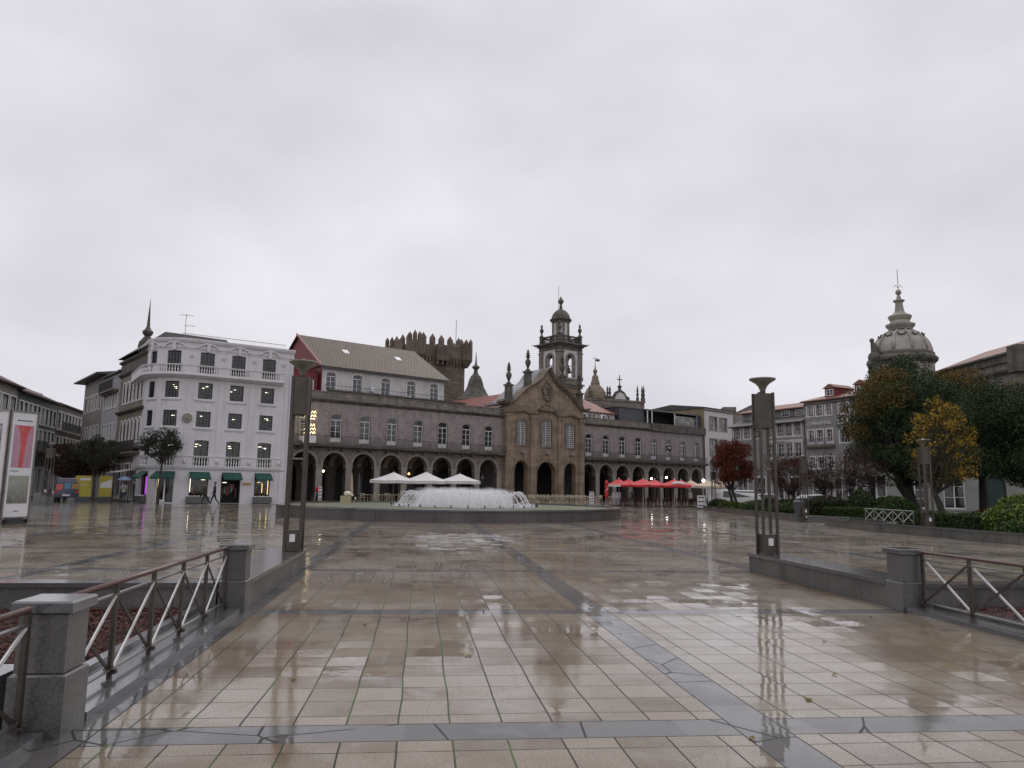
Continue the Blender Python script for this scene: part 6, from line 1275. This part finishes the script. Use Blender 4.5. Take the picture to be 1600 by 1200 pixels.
t = root('red_topped_stand', 'red topped stand at the foot of the left lamp', 'stand', at_(AP, AA, -1.6, -3)); m = MB(); m.lathe([(.3, 0), (.25, .5), (.1, .9)], (0, 0, 0), 8); m.build('stand', IRON, t); m = MB(); m.lathe([(.15, .9), (.35, 1.0), (.3, 1.35), (.05, 1.5)], (0, 0, 0), 8); m.build('red_cover', CLOTHR, t)

# ================= LEFT SIDE OBJECTS =================
t = root('poster_pillar', 'tall white exhibition pillar with large posters at the left edge', 'display', (-18.95, 28.15, 0))
PRNT, nn, ll, p = _new('grey_photo_print'); co = nn.new('ShaderNodeTexCoord').outputs['Object']; r = nn.new('ShaderNodeValToRGB'); ll.new(noise(nn, ll, co, 2.2, 8, .75, (1, 1, 2.2)), r.inputs[0]); r.color_ramp.elements[0].position = .42; r.color_ramp.elements[1].position = .6; r.color_ramp.elements[0].color = (.08, .08, .085, 1); r.color_ramp.elements[1].color = (.45, .45, .46, 1); ll.new(r.outputs[0], p.inputs['Base Color']); p.inputs['Roughness'].default_value = .3
PRN2, nn, ll, p = _new('street_photo_print'); co = nn.new('ShaderNodeTexCoord').outputs['Object']; sp = nn.new('ShaderNodeSeparateXYZ'); ll.new(co, sp.inputs[0]); r = nn.new('ShaderNodeValToRGB'); e = r.color_ramp.elements; e[0].position = .3; e[0].color = (.07, .065, .06, 1); e[1].position = .62; e[1].color = (.32, .33, .28, 1); ll.new(math_(nn, ll, 'MULTIPLY_ADD', noise(nn, ll, co, 3, 5, .7, (3, 3, .6)), .5, math_(nn, ll, 'MULTIPLY', sp.outputs[2], .22)), r.inputs[0]); ll.new(r.outputs[0], p.inputs['Base Color']); p.inputs['Roughness'].default_value = .3
PINK = M('pink_print', (.50, .30, .40), .3, (.42, .22, .30), 1.5, grain=.05, bump=0); REDI = M('red_print', (.52, .06, .06), .3, (.62, .16, .14), 2, grain=.1, bump=0)
def posterface(parent, p0, p1, items, z0=.25, z1=4.2):
    d = Vector((p1[0]-p0[0], p1[1]-p0[1])); L = d.length; a = atan2(d.y, d.x)
    m = MB(); m.box(0, L, 0, .05, z0, z1); o = m.build('poster_panel', BOARDW, parent, (p0[0], p0[1], 0), rz=a)
    for nm, mt, x0, x1, a0, a1 in items:
        m = MB()
        if nm == 'red_shape': m.prism([(x0, a0), (x1-.05, a0), (x1, lerp(a0, a1, .4)), (x1+.04, lerp(a0, a1, .75)), (x1+.16, a1), (x0-.14, a1), (x0-.05, lerp(a0, a1, .8)), (x0, lerp(a0, a1, .5))], -.009, -.005)
        else: m.box(x0, x1, -.005, -.001, a0, a1)
        m.build(nm, mt, o)
    m = MB(); m.box(-.05, 0, -.03, .06, .0, z1+.02); m.box(L, L+.05, -.03, .06, 0, z1+.02); m.box(-.05, L+.05, -.03, .07, z1+.021, z1+.08); m.box(-.05, L+.05, -.02, .06, z0-.1, z0-.005); m.build('steel_frame', STEEL, parent, (p0[0], p0[1], 0), rz=a)
    return L
posterface(t, (.0, 0), (.35, .92), [('picture', PINK, .12, .90, 2.1, 3.72), ('red_shape', REDI, .42, .62, 2.1, 3.70), ('picture', PRN2, .10, .90, .75, 1.8), ('caption', INK, .12, .45, 1.96, 1.99), ('caption', INK, .2, .8, 3.88, 3.92), ('caption', INK, .4, .6, .45, .48)])
posterface(t, (-2.6, .05), (-.12, -.04), [('picture', PRNT, .2, 2.28, 1.95, 3.75), ('caption', INK, .3, 1.9, 3.92, 3.96), ('picture', M('orange_print', (.60, .40, .32), .4, (.62, .6, .58), 1.5, grain=.03, bump=0), 1.2, 2.2, .9, 1.2)])
m = MB(); m.box(-2.6, .3, .1, 1.0, 0, .2); m.build('ballast', IRON, t)
YEL = M('yellow_board', (.45, .38, .03), .5, (.40, .34, .05), 1.5, grain=.06, bump=0)
for P, rz, lab, w in (((-33.75, 59.3), .35, 'large yellow board, the left one of the pair', 1.12), ((-32.6, 60.4), .35, 'yellow and white board, the right one of the pair', .95)):
    t = root('yellow_board', lab, 'sign', (P[0], P[1], 0), rz); m = MB(); m.box(-w/2, w/2, 0, .06, .45, 2.1); m.build('panel', YEL, t); m = MB(); m.box(-w/2, w/2, -.02, .1, 0, .44); m.build('dark_base', SLATE, t)
    m = MB()
    if 'white' in lab: m.prism([(-w/2+.08, 1.15), (w/2-.03, 1.15), (w/2-.03, 1.85), (.1, 1.7), (-w/2+.1, 1.5)], -.005, -.001)
    else: m.box(-w/2+.3, w/2-.08, -.005, -.001, 1.72, 1.92); m.box(-w/2+.3, w/2-.3, -.005, -.001, 1.35, 1.38)
    m.build('white_print', BOARDW, t)
def car(label, P, rz, paint, L=4.2, W_=1.75, H=1.45, van=False, name='parked_car', group=None):
    t = root(name, label, 'van' if van else 'car', (P[0], P[1], 0), rz, group)
    if van: side = [(-L/2, .35), (L/2, .35), (L/2+.02, .8), (L/2-.3, 1.05), (L/2-.9, H), (-L/2+.1, H+.03), (-L/2-.02, H-.3), (-L/2-.03, .6)]; gw = [(L/2-.5, 1.1), (L/2-.95, H-.1), (-L/2+.3, H-.12), (-L/2+.2, 1.1)]
    else: side = [(-L/2, .3), (L/2-.05, .3), (L/2, .62), (L/2-.25, .78), (L/2-1.15, .92), (L/2-1.75, H-.04), (-.1, H), (-L/2+.75, H-.05), (-L/2+.15, .98), (-L/2-.03, .85)]; gw = [(L/2-1.3, .95), (L/2-1.83, H-.1), (-L/2+.85, H-.12), (-L/2+.42, .98)]
    k = len(side); m = MB(); ins = [(.0 if z < 1 else .14*(z-.95)/.5) for x, z in side]
    vs = [(x, -W_/2+i_, z) for (x, z), i_ in zip(side, ins)]+[(x, W_/2-i_, z) for (x, z), i_ in zip(side, ins)]
    m.add(vs, [tuple(range(k)), tuple(range(k, 2*k))[::-1]]+[(j, k+j, k+(j+1) % k, (j+1) % k) for j in range(k)]); o = m.build('body', paint, t)
    b = o.modifiers.new('bevel', 'BEVEL'); b.width = .05; b.segments = 2
    m = MB()
    for s_ in (-1, 1): m.add([(x, s_*(W_/2+.006-.14*(z-.95)/.5), z) for x, z in gw], [(0, 1, 2, 3)])
    m.build('side_windows', GLASSD, t)
    x0, x1 = (L/2-.33, L/2-.88) if van else (L/2-1.18, L/2-1.72)
    m = MB(); m.add([(x0+.02, -W_/2+.15, 1.0 if not van else 1.08), (x0+.02, W_/2-.15, 1.0 if not van else 1.08), (x1+.02, W_/2-.2, H-.08), (x1+.02, -W_/2+.2, H-.08)], [(0, 1, 2, 3)]); m.build('windscreen', GLASSD, t)
    m = MB(); xb = -L/2-.035; m.add([(xb+.02, -W_/2+.2, 1.0), (xb+.02, W_/2-.2, 1.0), (xb+(.08 if van else .8), W_/2-.25, H-.1), (xb+(.08 if van else .8), -W_/2+.25, H-.1)], [(3, 2, 1, 0)]); m.build('rear_window', GLASSD, t)
    for sx_ in (-1, 1):
        for sy_ in (-1, 1):
            m = MB(); m.lathe([(.2, -.1), (.31, -.1), (.33, -.06), (.33, .06), (.31, .1), (.2, .1)], (0, 0, 0), 16); m.v = [(x+sx_*L*.3, z+sy_*(W_/2-.1), y+.33) for x, y, z in m.v]; w_ = m.build('wheel', IRON, t); m = MB(); m.lathe([(.02, -.115), (.2, -.105), (.2, .105), (.02, .115)], (0, 0, 0), 10); m.v = [(x+sx_*L*.3, z+sy_*(W_/2-.1), y+.33) for x, y, z in m.v]; m.build('rim', STEELW, w_)
    for sy_ in (-1, 1):
        m = MB(); m.box(L/2-.06, L/2+.015, sy_*.6-.2, sy_*.6+.2, .62, .75); m.build('headlight', BOARDW, t); m = MB(); m.box(-L/2-.05, -L/2+.05, sy_*.7-.1, sy_*.7+.1, .72, .9); m.build('tail_light', CLOTHR, t)
    m = MB(); m.box(-L/2-.05, -L/2-.02, -.26, .26, .5, .61); m.build('number_plate', BOARDW, t)
    return t
BLUEP = M('dark_blue_paint', (.012, .018, .06), .25, (.012, .018, .06), 1, grain=.02, bump=0, coat=1); WHP = M('white_car_paint', (.6, .6, .6), .25, (.6, .6, .6), 1, grain=.02, bump=0, coat=1); GYP = M('silver_car_paint', (.3, .3, .31), .25, (.3, .3, .31), 1, grain=.02, bump=0, coat=1)
t = car('dark blue van with coloured stickers on its back, parked by the left trees', (-35.6, 60.6), R(115), BLUEP, 3.9, 1.8, 1.85, True, 'parked_van')
for x0, x1, z0, z1, mt in ((-.85, -.35, 1.05, 1.45, M('orange_sticker', (.5, .28, .1), .4)), (-.3, .15, 1.05, 1.5, M('sky_sticker', (.12, .32, .48), .4)), (.25, .7, .95, 1.4, REDI)):
    m = MB(); m.box(-3.9/2-.075, -3.9/2-.045, x0, x1, z0, z1); m.build('sticker', mt, t)
GCARS = 'cars parked beyond the garden'
car('white car seen through the gap left of the big evergreen', (29.5, 72), R(5), WHP, group=GCARS)
car('white van-like car behind the red tree trunks', (22.5, 74), R(10), WHP, 4.4, 1.8, 1.75, True, group=GCARS)
car('silver car behind the half bare reddish tree', (26.2, 76), R(0), GYP, group=GCARS)

# ================= PEOPLE =================
SKIN = M('skin', (.35, .20, .14), .5, (.32, .18, .13), 5, grain=.05); HAIR = M('dark_hair', (.015, .012, .010), .6); JEANS = M('blue_jeans', (.04, .055, .09), .8, (.03, .04, .07), 8); BLACKC = M('black_cloth', (.015, .015, .017), .8); WHITEC = M('white_jacket', (.55, .54, .53), .8); SHOEW = M('white_shoes', (.6, .6, .6), .5); BROWNC = M('brown_cloth', (.06, .05, .035), .8)
def person(label, P, rz, top, legs, shoe, h=1.7, stride=.0, arm='down', held=None):
    """figure grown as one skinned surface; x right, -y forward; stride = step half length"""
    k = h/1.75; st = stride
    J = [(0, 0, .95), (0, 0, 1.18), (0, 0, 1.38), (0, 0, 1.50), (0, -.01, 1.58), (0, -.015, 1.67), (0, -.01, 1.745)]
    Rr = [.135, .12, .15, .06, .055, .095, .075]; E = [(i, i+1) for i in range(6)]
    for s_, f in ((-1, st), (1, -st)):
        b = len(J); J += [(s_*.10, -f*.1, .88), (s_*.105, -f*.55-.03*(st > 0), .48), (s_*.11, -f*.95+(.12 if f < 0 else 0), .10+(.05 if f < 0 else 0)), (s_*.115, -f*.95-.13+(.12 if f < 0 else 0), .045+(.02 if f < 0 else 0))]; Rr += [.095, .062, .042, .045]; E += [(0, b), (b, b+1), (b+1, b+2), (b+2, b+3)]
    hands = []
    for s_ in (-1, 1):
        b = len(J); sw = st*.6*s_
        if arm == 'umbrella' and s_ == 1: a = [(.2, 0, 1.42), (.26, -.05, 1.16), (.12, -.22, 1.22), (.10, -.24, 1.25)]
        elif arm == 'umbrella': a = [(-.2, 0, 1.42), (-.27, -.02, 1.14), (-.14, -.2, 1.10), (-.10, -.22, 1.11)]
        elif arm == 'tray' : a = [(s_*.2, 0, 1.42), (s_*.26, -.02, 1.14), (s_*.16, -.25, 1.12), (s_*.12, -.29, 1.13)]
        else: a = [(s_*.2, 0, 1.42), (s_*.25, sw*.4, 1.14), (s_*.25, sw-.05, .90), (s_*.25, sw-.07, .84)]
        J += a; Rr += [.062, .045, .032, .030]; E += [(2, b), (b, b+1), (b+1, b+2), (b+2, b+3)]; hands.append((Vector(a[3]), (Vector(a[3])-Vector(a[2])).normalized(), s_))
    me = bpy.data.meshes.new('f'); me.from_pydata([tuple(c*k for c in j) for j in J], E, []); ob = bpy.data.objects.new('f', me); C.objects.link(ob)
    md = ob.modifiers.new('s', 'SKIN'); md.use_smooth_shade = True
    for i, r in enumerate(Rr): sv = me.skin_vertices[0].data[i]; sv.radius = (r*k*(1.25 if i == 2 else 1), r*k*(.85 if i < 3 else 1)); sv.use_root = (i == 0)
    sb = ob.modifiers.new('u', 'SUBSURF'); sb.levels = 1; bpy.context.view_layer.update()
    m2 = bpy.data.meshes.new_from_object(ob.evaluated_get(bpy.context.evaluated_depsgraph_get())); bpy.data.objects.remove(ob)
    V = [tuple(v.co) for v in m2.vertices]; F = [tuple(p_.vertices) for p_ in m2.polygons]
    m = MB()
    def mi(c):
        x, y, z = c[0]/k, c[1]/k, c[2]/k
        if z > 1.53: return 0
        for hp, hd, s_ in hands:
            if (Vector((x, y, z))-hp).length < .075: return 0
        if z < .10: return 3
        if z < .90 and abs(x) < .21: return 2
        return 1
    for f in F: c = [sum(V[i][a] for i in f)/len(f) for a in range(3)]; m.f.append(f); m.m.append(mi(c))
    m.v = V
    for hp, hd, s_ in hands:
        sd_ = hd.cross(Vector((0, 1, .1))).normalized()
        for q in range(4): o_ = hp*k+sd_*(.021*(q-1.5)); L_ = (.055, .065, .062, .05)[q]; m.tube([o_, o_+hd*L_*.7, o_+hd*L_+Vector((0, -.02, 0))], [.009, .008, .006], 5, 0)
        m.tube([hp*k-sd_*.028, hp*k-sd_*.05+hd*.03, hp*k-sd_*.055+hd*.05], [.010, .009, .007], 5, 0)
    # face
    m.ball((0, -.105*k, 1.665*k), .014*k, 6, 4, 0, (.8, 1.2, 1.3))
    for s_ in (-1, 1): m.ball((s_*.032*k, -.094*k, 1.69*k), .010*k, 6, 4, 4); m.ball((s_*.088*k, 0, 1.67*k), .02*k, 6, 4, 0, (.5, .8, 1.3))
    m.box(-.022*k, .022*k, -.104*k, -.095*k, 1.625*k, 1.631*k, 4)
    t = m.build('person', [SKIN, top, legs, shoe, HAIR], None, (P[0], P[1], 0), smooth=True, rz=rz); tag(t, label, 'person')
    m = MB(); m.ball((0, .015*k, 1.70*k), .098*k, 12, 8, 0, (1, 1.02, 1.0)); m.v = [(x, y if not (z < 1.70*k and y < -.02) else y*.3+.02, max(z, 1.6*k)) for x, y, z in m.v]; m.build('hair', HAIR, t, smooth=True)
    return t
person('person in white jacket and blue skirt under a blue umbrella', (-30.45, 59.1), R(10), WHITEC, JEANS, BLACKC, 1.66, 0, 'umbrella')
person('person in dark jacket and jeans standing beside the purple lit window', (-29.2, 58.2), R(-70), BLACKC, JEANS, SHOEW, 1.78, 0)
person('person in a brown patterned coat with white shoes walking left past the shop window', (-22.75, 56.1), R(-80), BROWNC, BLACKC, SHOEW, 1.66, .34)
person('second walker in black clothes just right of the brown coated one', (-22.25, 56.5), R(-80), BLACKC, BLACKC, SHOEW, 1.72, .3)
person('person in black standing before the red parasols', (11.8, 72.3), R(170), BLACKC, BLACKC, BLACKC, 1.68, .1)
person('person in a pale top standing among the beige parasols', (18.6, 77.5), R(20), WHITEC, BLACKC, BLACKC, 1.65, 0)
person('person in black standing between the blue van and the yellow boards', (-33.9, 62.8), R(30), BLACKC, BLACKC, BLACKC, 1.72, 0)
def umbrella(label, P, z, mat, r=.52, lean=0, hand=None):
    t = root('umbrella', label, 'umbrella', (P[0], P[1], z)); m = MB(); m.lathe([(r, 0), (r*.9, .10), (r*.65, .2), (r*.3, .27), (.02, .3)], (0, 0, 0), 8); m.f = [f for f in m.f if len(f) == 4]; m.m = m.m[:len(m.f)]; m.build('canopy', mat, t)
    m = MB(); m.tube([(0, 0, .34), (0, 0, -.62), (.03, 0, -.66), (.05, 0, -.62)], .01, 5); m.build('shaft', STEEL, t)
BLU = M('pale_blue_cloth', (.22, .30, .45), .6, (.2, .27, .40), 3)
umbrella('pale blue umbrella held over the person in the white jacket', (-30.31, 58.88), 1.78, BLU)

rg = random.Random(77)
for k, (u, v) in enumerate([(3.05, 5.75), (2.2, 4.9), (-1.0, 6.6), (.5, 7.4), (4.4, 7.9), (-.6, 9.1), (5.9, 9.4), (3.7, 6.5), (1.1, 11.6), (5.2, 12.2), (-1.6, 12.9), (6.2, 10.9)]):
    m = MB(); L = rg.uniform(.03, .05); m.add([(-L, 0, .004), (-L*.3, -L*.6, .012), (L*.6, -L*.45, .006), (L*1.1, 0, .016), (L*.5, L*.5, .006), (-L*.4, L*.55, .014), (0, 0, .004)], [(0, 1, 6), (1, 2, 6), (2, 3, 6), (3, 4, 6), (4, 5, 6), (5, 0, 6)])
    o = m.build('fallen_leaf', LYELL, None, uv(u, v, .002), rz=rg.uniform(0, 6)); tag(o, 'small yellow fallen leaf lying on the wet paving', 'leaf', 'fallen leaves on the paving')
